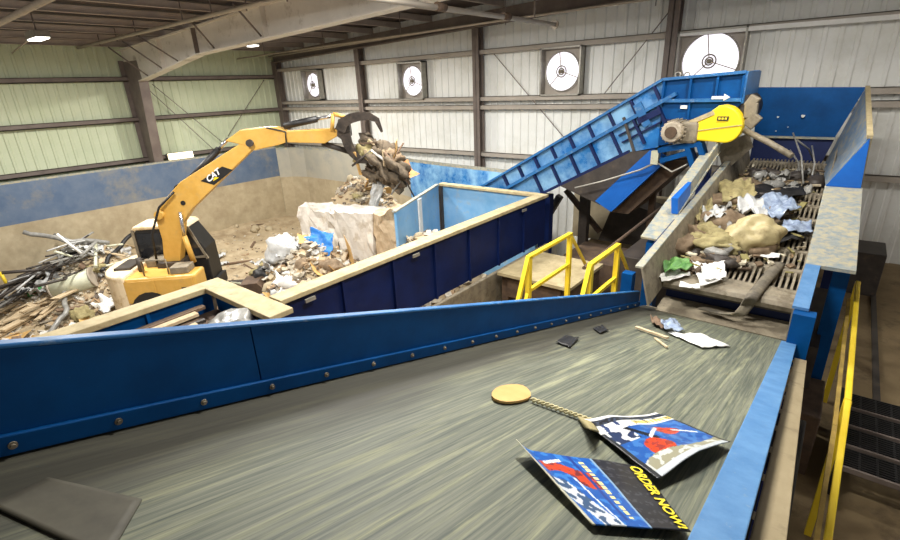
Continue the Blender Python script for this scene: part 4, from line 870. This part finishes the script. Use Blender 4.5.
for _ in range(500): chip(rd2.uniform(-15,-8),rd2.uniform(.4,3.4),rd2.uniform(.02,.07))
tag(m.build('fine_rubble','tinted'), 'fine mixed rubble chips strewn over the pit floor', 'rubble', kind='stuff')
# picked pieces of the pile
def single(mb, name, mat, label, cat, loc, rot=(0,0,0), sc=1, **k):
    o = mb.build(name, mat, local=True, **k); o.location = Vector(loc)+Vector((0,0,H)); o.rotation_euler = rot; o.scale = (sc,)*3 if not isinstance(sc, tuple) else sc
    return tag(o, label, cat)
def seg(a, b, r, name, mat, label, cat, za=0, zb_=0, n=10):
    p = onheap(*a)+Vector((0,0,za)); q = onheap(*b)+Vector((0,0,zb_)); return tag(MB().tube([p,q],r,n).build(name, mat), label, cat)
p = onheap(57,298); q = onheap(97,284)
t = empty('pale_drum', p, 'pale green-grey cylinder lying on the dirt left of the excavator', 'drum')
MB().tube([p+Vector((0,0,.25)),q+Vector((0,0,.25))],.31,20).build('drum_body', 'pale_green', t); dv = (q-p).normalized()
for k in (0,.98): c = p.lerp(q,k)+Vector((0,0,.25)); MB().tube([c-dv*.02,c+dv*.03],.33,20).build('drum_rim', 'pipe_tan', t)
p = onheap(36,292); single(lump(.26,.22,.2,.3,12), 'green_jug', 'green_dark', 'bright green crushed container in the left pile', 'container', p+Vector((0,0,.05)))
p = onheap(72,258); single(crumple(1.3,1.1,.42,9,n=20), 'white_sheet', 'film', 'big crumpled white plastic sheet standing up in the left pile', 'plastic', p+Vector((0,0,.45)), (.5,.3,.4), .6, solid=.008)
p = onheap(79,245); 
def pole(a, b, label, r=.035, mat='film_grey', d=19.0, d2=None):
    u = ray(*a); v = ray(*b); return tag(MB().tube([u*(d/1.0)/u.length,v*((d2 or d)/1.0)/v.length],r,8).build('metal_pole', mat), label, 'pole')
DD = onheap(80,268).length
pole((57,234),(82,254),'pale pole sticking up leftward out of the left pile',.04,'white',DD-.2,DD-.4)
pole((68,246),(100,258),'grey pole lying rightward across the top of the left pile',.04,'film_grey',DD-.3,DD-.3)
pole((97,241),(80,257),'grey pole sticking up rightward out of the left pile',.045,'film_grey',DD-.1,DD-.5)
D2 = onheap(6,292).length; pole((0,272),(8,286),'yellow-tipped pole standing at the left edge of the pile',.05,'rail_yellow',D2-.3,D2-.3)
p = onheap(4,305); single(lump(.4,.3,.3,.3,22), 'white_bag', 'film', 'small white bag at the left edge of the pile', 'bag', p)
p = onheap(108,310); single(crumple(.7,.5,.2,15), 'white_sheet', 'white', 'white crumpled paper beside the excavator tail', 'paper', p+Vector((0,0,.2)), (.4,.2,.3), solid=.008)
p = onheap(283,256); single(lump(.42,.36,.34,.45,17), 'white_bag', 'film', 'big white plastic bag left of the block wall', 'bag', p+Vector((0,0,.12)))
p = onheap(318,246); single(crumple(.9,.7,.1,19), 'blue_tarp', 'blue_tarp', 'bright blue tarp scrap against the block wall', 'tarp', p+Vector((0,0,.08)), (.9,.0,.25), solid=.01)
p = onheap(257,296); single(MB().prism([(-.45,0),(.4,0),(.5,.3),(0,.62),(-.4,.45)],1,-.25,.25), 'brown_carton', 'rust', 'dark brown broken carton behind the short cross wall', 'carton', p-Vector((0,0,.1)), (.1,.3,.7))
p = onheap(262,280); single(lump(.25,.2,.2,.5,25), 'black_bag', 'black', 'small black bag beside the dark brown carton', 'bag', p+Vector((0,0,.1)))
p = onheap(290,288); single(crumple(.7,.5,.2,33), 'white_sheet', 'white', 'torn white sheet near the long navy wall', 'paper', p+Vector((0,0,.15)), (.3,.3,1), solid=.008)
p = onheap(352,262); single(card(1.0,.8,.8,2), 'cardboard_box', 'card', 'tall tan cardboard leaning on the block wall', 'cardboard', p+Vector((0,0,.1)), (.2,-.9,.9))
# nook between belt and hopper wall: pile of old boards
for i in range(16):
    x = -6.2+rd.random()*3.0; y = .4+rd.random()*2.0; zz = -3.0-.02*i+(.12 if x < -4.5 else 0)
for i in range(18):
    x = -6.47+.055*i+rd.uniform(-.03,.03); y1 = min(2.5,2.55-.03*i+rd.uniform(-.2,.1)); zz = -2.74+rd.uniform(-.02,.08)
    tag(MB().bar((x,rd.uniform(.2,1.0),zz-.03),(x+rd.uniform(-.05,.1),y1,zz),rd.uniform(.06,.14),.04).build('old_board', ['wood_dark','rust','wood_dark','wood','dark_steel'][i%5]), 'old board lying in the blue-walled bay behind the belt skirt', 'board', 'old boards in the bay')
bx((-6.5,-1.4,-4.4),(-2.0,2.7,-2.8),'bay_deck','rust','dark dirty deck of the bay behind the belt skirt','deck')
p = Vector((-5.45,2.4,-2.68)); single(lump(.3,.25,.18,.5,41), 'white_wrap', 'film_grey', 'grey-white wrapping in the corner of the blue-walled bay', 'plastic', p)
# load in the grapple
def gw(px, py, t=0): s, z = ep(px,py,t); return EX+ed*s+en*t+Vector((0,0,z))
for i, (px, py, mb, mat, nm, lab, cat, rot, sc) in enumerate((
  (363,156,lump(.26,.22,.26,.8,51),'rag_olive','yellow_bundle','yellowish bundle held in the upper end of the grapple load','bundle',(0,0,0),1),
  (381,160,lump(.5,.34,.36,.95,52,4),'rag_dark','rag_bundle','big dark brown bundle in the middle of the grapple load','bundle',(0,.6,0),1),
  (390,176,lump(.42,.3,.34,.95,53,4),'rag_dark','tangled_bundle','dark tangled bundle low in the grapple load','bundle',(0,.6,.4),1),
  (376,174,lump(.26,.24,.26,.9,57,4),'rag_dark','rag_bundle','brown tangled bundle at the lower left of the grapple load','bundle',(0,.6,.4),1),
  (394,160,lump(.25,.2,.2,.9,58),'rag','paper_bundle','tan torn bundle at the right of the grapple load','bundle',(0,.6,.4),1),
  (406,172,card(.6,.45,.9,3),'orange','cardboard','orange-brown cardboard hanging at the right end of the grapple load','cardboard',(.4,1.2,.3),1),
  (397,150,card(.5,.4,.5,3),'card','cardboard','tan cardboard sticking up from the grapple load','cardboard',(.4,-1.0,.3),1),
  (376,194,crumple(.3,.75,.12,54),'film','white_rag','white rag dangling below the grapple load','rag',(1.4,.3,.6),1),
  (378,170,crumple(.3,.5,.12,55),'film','white_rag','small white sheet on the front of the grapple load','plastic',(1.2,.5,.6),.8))):
    w = gw(px,py,-.1); single(mb, nm, mat, lab, cat, w, rot, sc, **({'solid':.008} if mb.f and len(mb.f) == 196 else {}))
for a, b, r, mat, lab in (((401,172),(417,202),.02,'dark_steel','thin dark wire hanging from the grapple load'),((371,150),(392,166),.035,'white','white stick lying on the grapple load'),((352,166),(372,150),.03,'dark_steel','dark bar poking out at the left of the grapple load'),((384,152),(410,184),.04,'wood_dark','dark wooden stick across the grapple load')):
    tag(MB().tube([gw(*a,-.42),gw(*b,-.42)],r,8).build('scrap_stick', mat), lab, 'stick')
rd5 = random.Random(31)
for i in range(22):
    u = rd5.random(); px = 362+44*u+rd5.gauss(0,5); py = 150+32*u+rd5.gauss(0,8); a = rd5.uniform(-.4,2.2); L = rd5.uniform(5,12)
    tag(MB().bar(gw(px-math.cos(a)*L,py-math.sin(a)*L,rd5.uniform(-.5,.1)),gw(px+math.cos(a)*L,py+math.sin(a)*L,rd5.uniform(-.5,.1)),rd5.uniform(.03,.1),.025).build('scrap_lath', ['wood','wood_dark','film_grey','card','rust'][i%5]), 'thin scrap lath sticking out of the grapple load', 'lath', 'laths in the grapple load')
# ------------------------------------------------------------------ things on the screen deck
def dk(px, py, l=0): return onslope(px, py, DC, DM, l)
def ptsheet(px, name, mat, label, cat, amp=.02, n=14, lift=.03, seed=1, plane=(DC,DM), lifts=(0,0,0,0)):
    w = [onslope(a,b,*plane,lift+l) for (a,b), l in zip(px, lifts)]
    def f(u, v):
        p = w[0].lerp(w[1],u).lerp(w[3].lerp(w[2],u),v); q = Vector((u*3+seed,v*3,seed*2.2))
        return p+Vector((0,0,(noise.noise(q)+.5*noise.noise(q*2.5))*amp+abs(amp)*.8))
    return tag(MB().grid(f,n,n).build(name, mat, solid=.006), label, cat)
p = dk(748,250); single(lump(.37,.27,.30,.25,61,4), 'tan_bag', 'bag_tan', 'big bulging tan plastic bag on the screen deck', 'bag', p+Vector((0,.12,.14)), (0,-.25,.5))
p = dk(712,252); single(lump(.36,.24,.14,.5,62,4), 'tan_bag', 'rag_olive', 'flat slumped tan bag left of the big bulging bag', 'bag', p+Vector((0,.1,.1)), (0,0,-.2))
p = dk(716,232); single(lump(.34,.2,.18,.6,63), 'rag_bundle', 'rag', 'brown rag behind the slumped tan bag on the screen', 'rag', p+Vector((0,.1,.1)))
ptsheet(((691,262),(709,268),(722,283),(700,288)),'white_paper','white','white paper sheet at the screen lip, right of the green one','paper',.04)
ptsheet(((700,270),(724,264),(726,280),(705,283)),'white_paper','white','white paper sheet lying right of the green bag','paper',.05,seed=4,lift=.06)
ptsheet(((680,283),(700,286),(700,290),(679,287)),'white_paper','white','small white paper at the edge of the screen lip','paper',.02,seed=8)
ptsheet(((658,276),(690,268),(690,277),(662,283)),'white_paper','white','pale paper under the green bag on the screen lip','paper',.03,seed=6)
ptsheet(((662,263),(688,262),(692,271),(664,277)),'green_bag','green','green plastic bag at the front left of the screen','bag',.07,seed=9,lift=.08)
ptsheet(((760,252),(780,254),(779,259),(757,258)),'white_scrap','white','small white scrap in front of the big tan bag','paper',.02,seed=11)
ptsheet(((783,224),(810,225),(812,236),(778,238)),'plastic_film','film_blue','bluish clear plastic film at the right of the screen','plastic',.08,seed=13,lift=.05)
ptsheet(((752,208),(780,198),(800,214),(772,226)),'plastic_film','film_blue','crumpled bluish film behind the big tan bag','plastic',.14,seed=15,lift=.1)
ptsheet(((735,212),(756,205),(768,222),(742,224)),'white_film','film','white crumpled film left of the bluish one','plastic',.16,seed=17,lift=.1)
ptsheet(((700,216),(724,214),(726,224),(704,226)),'white_cloth','film','white cloth at the left of the screen behind the tan bags','cloth',.14,seed=19,lift=.12)
ptsheet(((768,236),(800,232),(806,240),(770,246)),'dark_sheet','black','dark sheet between the tan bag and the bluish film','plastic',.05,seed=21)
ptsheet(((716,190),(748,184),(756,200),(722,206)),'olive_cloth','rag_olive','olive cloth far up the screen deck','cloth',.14,seed=23,lift=.1)
ptsheet(((690,214),(704,205),(716,214),(696,228)),'olive_cloth','rag_olive','olive cloth against the left cheek of the screen','cloth',.12,seed=27,lift=.1)
ptsheet(((748,190),(800,188),(806,200),(752,204)),'dark_sheet','black','long dark sheet across the upper screen','plastic',.08,seed=29,lift=.05)
for i, (px, py, mat, lab) in enumerate(((690,236,'rag','brown rag low at the left cheek of the screen'),(682,250,'rag','brown rag lowest on the left of the screen'),(706,236,'rag_olive','olive rag between the two tan bags'),(722,206,'rag','brown rag far up the left of the screen'),(742,190,'rag','small brown rag near the top of the screen'),(760,228,'rag','brown rag right behind the big bag'))):
    single(lump(.26,.2,.13,.7,70+i), 'rag_bundle', mat, lab, 'rag', dk(px,py)+Vector((0,0,.06)), (0,0,i))
rd4 = random.Random(21)
FL = [single(lump(.2,.15,.1,.8,90,2),'rag_bundle','rag','x','rag',(0,0,0)),single(lump(.18,.2,.1,.8,91,2),'rag_bundle','film_grey','x','rag',(0,0,0)),single(lump(.22,.12,.09,.9,92,2),'rag_bundle','dark_steel','x','rag',(0,0,0)),single(crumple(.4,.3,.14,93,n=9),'plastic_scrap','film_grey','x','plastic',(0,0,0),solid=.005)]
FN = (('brown rag scrap among the litter on the screen','brown rags on the screen'),('grey rag scrap among the litter on the screen','grey rags on the screen'),('dark rag scrap among the litter on the screen','dark rags on the screen'),('grey plastic scrap among the litter on the screen','plastic scraps on the screen'))
for i in range(44):
    k = i%4; o = FL[k] if i < 4 else FL[k].copy()
    if i >= 4: C.objects.link(o)
    y = 6.95+4.4*rd4.random(); x = -1.42+abs(rd4.gauss(0,.42)) if i%3 else rd4.uniform(-1.4,-.3)
    x = min(x,-.3)
    if y < 7.5 and x > -.9: x = -1.42+rd4.uniform(0,.4)
    o.location = (x,y,dz(y)+.05+H); o.rotation_euler = (rd4.gauss(0,.2),rd4.gauss(0,.2),rd4.uniform(0,6.28)); f = rd4.uniform(.5,1.15); o.scale = (f,f,f)
    tag(o, FN[k][0], 'rag' if k < 3 else 'plastic', FN[k][1])
m = MB(); rd3 = random.Random(9)
for i in range(500):
    u = rd3.random(); y = 6.6+5.0*rd3.random()**1.3; x = -1.5+min(1.3,abs(rd3.gauss(0,.5))) if rd3.random() < .7 else rd3.uniform(-1.5,-.2)
    if y < 7 and x > -1.0: continue
    z = dz(y)+rd3.uniform(0,.09); s = rd3.uniform(.015,.06); R3 = Matrix.Rotation(rd3.uniform(0,6.28),3,'Z') @ Matrix.Rotation(rd3.gauss(0,.5),3,'X')
    a, b, h = s*rd3.uniform(.6,2), s*rd3.uniform(.4,1), s*.25
    m.hexa([R3@Vector(v)+Vector((x,y,z)) for v in ((-a,-b,-h),(a,-b,-h),(a,b*.7,-h),(-a*.8,b,-h),(-a,-b,h),(a,-b*.6,h),(a,b,h),(-a,b,h))], rd3.choice([(150,128,96),(120,100,78),(96,80,64),(180,166,140),(206,196,172),(150,140,90)]))
tag(m.build('screen_litter','tinted'), 'small mixed litter strewn over the screen deck', 'litter', kind='stuff')
for a, b, dl, lab in (((793,133),(803,185),.0,'bent pale strip dangling at the left over the top of the screen'),((797,140),(813,160),.0,'short pale strip under the feed hood'),((812,146),(810,185),.0,'straight pale strip hanging at the right over the screen'),((790,150),(800,178),0,'thin curled strip at the top of the screen')):
    u = at(*a,y=11.6); v = dk(*b)+Vector((0,0,.02)); md = u.lerp(v,.5)+Vector((.05,0,.02))
    tag(MB().tube([u,md,v],.016,6).build('hanging_strip', 'film_grey'), lab, 'strip')
# ------------------------------------------------------------------ things on the belt
def bl(px, py, l=0): return onslope(px, py, BC, BM, l)
def bsheet(px, name, mat, label, cat, amp=.01, seed=1, lifts=(0,0,0,0), n=12): return ptsheet(px,name,mat,label,cat,amp,n,.006,seed,(BC,BM),lifts)
bsheet(((556,343),(566,336),(579,339),(570,348)),'dark_scrap','black','dark scrap on the belt near the blue skirt, nearer the camera','scrap',.012)
bsheet(((593,329),(602,326),(608,331),(600,334)),'dark_scrap','black','small dark scrap on the belt farther along the skirt','scrap',.012,3)
bsheet(((668,334),(700,335),(730,347),(702,349)),'white_paper','white','white torn paper near the far end of the belt','paper',.02,5)
bsheet(((660,323),(676,322),(684,333),(664,333)),'foil_wrapper','film_blue','shiny dark blue foil wrapper beside the white torn paper','wrapper',.05,7,(.05,.05,.02,.02))
o = bsheet(((650,318),(662,322),(664,331),(652,326)),'dark_scrap','wood_dark','brown scrap left of the foil wrapper on the belt','scrap',.04,9)
MBs = MB().bar(bl(636,327,.03),bl(668,338,.03),.03,.02); tag(MBs.build('wood_stick','wood'), 'pale wooden stick lying in front of the foil wrapper', 'stick')
tag(MB().bar(bl(655,338,.02),bl(667,347,.02),.02,.012).build('wood_splinter','wood'), 'short splinter beside the wooden stick on the belt', 'stick')
# round cardboard
n = 20; out = []
for i in range(n):
    a = 2*PI*i/n; out.append(bl(511+19.5*math.cos(a)*(1+.06*math.sin(3*a)),395+9.2*math.sin(a)*(1+.08*math.cos(2*a+1)),.008))
m = MB(); m.add(out+[v+Vector((0,.003,.012)) for v in out], [tuple(range(n))[::-1],tuple(range(n,2*n))]+[(i,(i+1)%n,n+(i+1)%n,n+i) for i in range(n)])
tag(m.build('cardboard_disc','card'), 'tan rounded piece of cardboard lying alone on the belt', 'cardboard')
# twisted rope strip
a = bl(531,399,.02); b = bl(612,428,.02); m = MB(); L = (b-a); n = 34
for s in (0, PI):
    pts = []
    for i in range(n*6+1):
        k = i/(n*6); an = k*n*PI*.5+s; sd = L.cross(Vector((0,0,1))).normalized(); upn = sd.cross(L).normalized()
        pts.append(a+L*k+sd*math.cos(an)*.008+upn*math.sin(an)*.008)
    m.tube(pts,.006,6)
tag(m.build('twisted_rope','rope'), 'twisted beige rope leading to the farther printed sheet', 'rope')
# printed sheets ----------------------------------------------------
def rect(u, v, a, b, c, d): return a <= u <= c and b <= v <= d
def nz(u, v, s, k): return noise.noise(Vector((u*k,v*k,s)))
def art1(u, v):
    n1 = nz(u,v,1.3,5); n2 = nz(u,v,4.1,14); n3 = nz(u,v,8,30)
    if u < .03: return (190,186,160)
    if u < .60:
        c = (24,86,168) if n2 < .15 else (52,120,196)
        if abs((v-.25)-(u-.15)*.35+n1*.14) < .11 and u > .08 and u < .48 : c = (196,66,30) if n2+n3*.4 < .1 else (120,40,40)
        if abs((v-.16)+(u-.2)*.5) < .022 and .12 < u < .3: c = (236,236,240)
        if v > .45 and u < .36 and abs(u-.08-(v-.5)*.3) < .10: c = (206,210,216) if n2 > .0 else (60,86,120)
        if abs(u-.28-(v-.5)*.10) < .010 and v > .4: c = (210,220,230)
        if .40 < u < .425 and v < .92: c = (30,60,140)
        if .455 < u < .50 and .06 < v < .9 : c = (236,220,150) if (int(v*46)%3) else (40,90,170)
        if u > .585: c = (130,160,190)
        return c
    if u > .9: return (24,24,24)
    c = (34,34,40)
    if int(v*16)%2 == 0 and n3 > .12 and u < .86: c = (66,66,72)
    return c
def art2(u, v):
    n1 = nz(u,v,2.3,4); n2 = nz(u,v,5.1,13); n3 = nz(u,v,9,28)
    if v < .05: return (226,226,224)
    if v < .14: return (26,26,30) if n3 < .1 else (60,70,90)
    if v < .28:
        if u > .45 and int(u*60)%3 and .16 < v < .24: return (222,196,70)
        return (216,218,214) if n2 > -.25 else (40,60,110)
    c = (28,84,160) if n2 < .1 else (56,112,180)
    if u < .3 and v < .5: c = (206,208,208) if n2 > .05 else (36,50,84)
    if abs(u-.3-(v-.3)*.4) < .03 and v < .6: c = (18,22,34)
    if ((u-.66)/.14)**2+((v-.50+n1*.1)/.12)**2 < 1 or ((u-.34)/.13)**2+((v-.72+n1*.1)/.13)**2 < 1: c = (204,64,28) if n2+n3*.5 < .12 else (150,50,40)
    if abs(v-.45+(u-.5)*.7) < .022 and .36 < u < .6: c = (232,234,236)
    if abs(v-.55-(u-.8)*.9) < .018 and .72 < u < .92: c = (232,234,236)
    if v > .80+.1*n1: c = (150,146,122) if n2 > -.1 else (196,198,190)
    if v > .93: c = (190,196,200)
    if u < .04 or u > .965: c = (40,42,44)
    return c
def poster(cor, art, lifts, name, label, wav, curl, nu=96, nv=80):
    w = [bl(a,b,.008) for a, b in cor]
    def f(u, v):
        p = w[0].lerp(w[1],u).lerp(w[3].lerp(w[2],u),v)
        l = (lifts[0]*(1-u)+lifts[1]*u)*(1-v)+(lifts[3]*(1-u)+lifts[2]*u)*v
        return p+Vector((0,0,.012+abs(l)*1.0+wav*(1+noise.noise(Vector((u*3,v*3,wav*50))))*.5+curl(u,v)))
    t = empty(name, sum(w, Vector())/4, label, 'printed sheet', 'glossy printed sheets on the belt')
    return t, f, MB().grid(f,nu,nv,0,art)
t1, f1, m1 = poster(((516,452),(640,470),(690,536),(592,529)), art1, (0,0,0,0), 'printed_sheet', 'blue and black printed sheet with yellow NOW lettering, nearest the camera', .012, lambda u,v: .045*max(0,1-u/.14)**2*max(0,1-v*1.1))
m1.build('sheet', 'print', t1, solid=.004)
def tx(f, a, b, c, d, rot):
    def g(u, v):
        uu, vv = (a+(c-a)*v, b+(d-b)*u) if rot == 1 else (c-(c-a)*v, b+(d-b)*u) if rot == 2 else (a+(c-a)*u, d-(d-b)*v)
        return f(uu,vv)+Vector((0,0,.006))
    return g
text_mb('ORDER NOW!', tx(f1,.885,.04,.985,.985,1), 'ink_yellow', 'lettering', t1).build('lettering', 'ink_yellow', t1)
t2, f2, m2 = poster(((584,424),(655,417),(729,447),(657,486)), art2, (0,0,0,0), 'printed_sheet', 'torn blue and white printed sheet farther along, touching the right rail', .03, lambda u,v: .04*(1-abs(2*u-1))*v+.05*max(0,v-.75))
m2.build('sheet', 'print', t2, solid=.004)
tag(MB().grid(lambda u,v: bl(577+14*u+(v*8),416+12*v+4*u,.02+.08*math.sin(u*3)*v),8,8).build('yellow_scrap','rag_olive',solid=.006), 'yellow-olive torn scrap at the tip of the farther printed sheet', 'scrap')
# dark belt stain near left, built as a thin separate sheet
bsheet(((-10,505),(48,478),(142,500),(108,560)),'belt_stain','rubber_dark','dark stain on the belt at the lower left corner, built as a thin sheet','stain',.001,31) if 'rubber_dark' in MATS else None
for k, L in TPL.items():                       # templates that were never placed go away
    for o, *_ in L:
        if id(o) not in used: bpy.data.objects.remove(o)
# ------------------------------------------------------------------ world fill light, let in where walls behind the eye are left out
W = bpy.data.worlds.new('world'); bpy.context.scene.world = W; W.use_nodes = True
bg = W.node_tree.nodes['Background']; bg.inputs['Color'].default_value = (1,.96,.9,1); bg.inputs['Strength'].default_value = .56
vs = bpy.context.scene.view_settings; vs.view_transform = 'Standard'; vs.look = 'None'; vs.gamma = 1; vs.exposure = 0.0; vs.use_curve_mapping = False
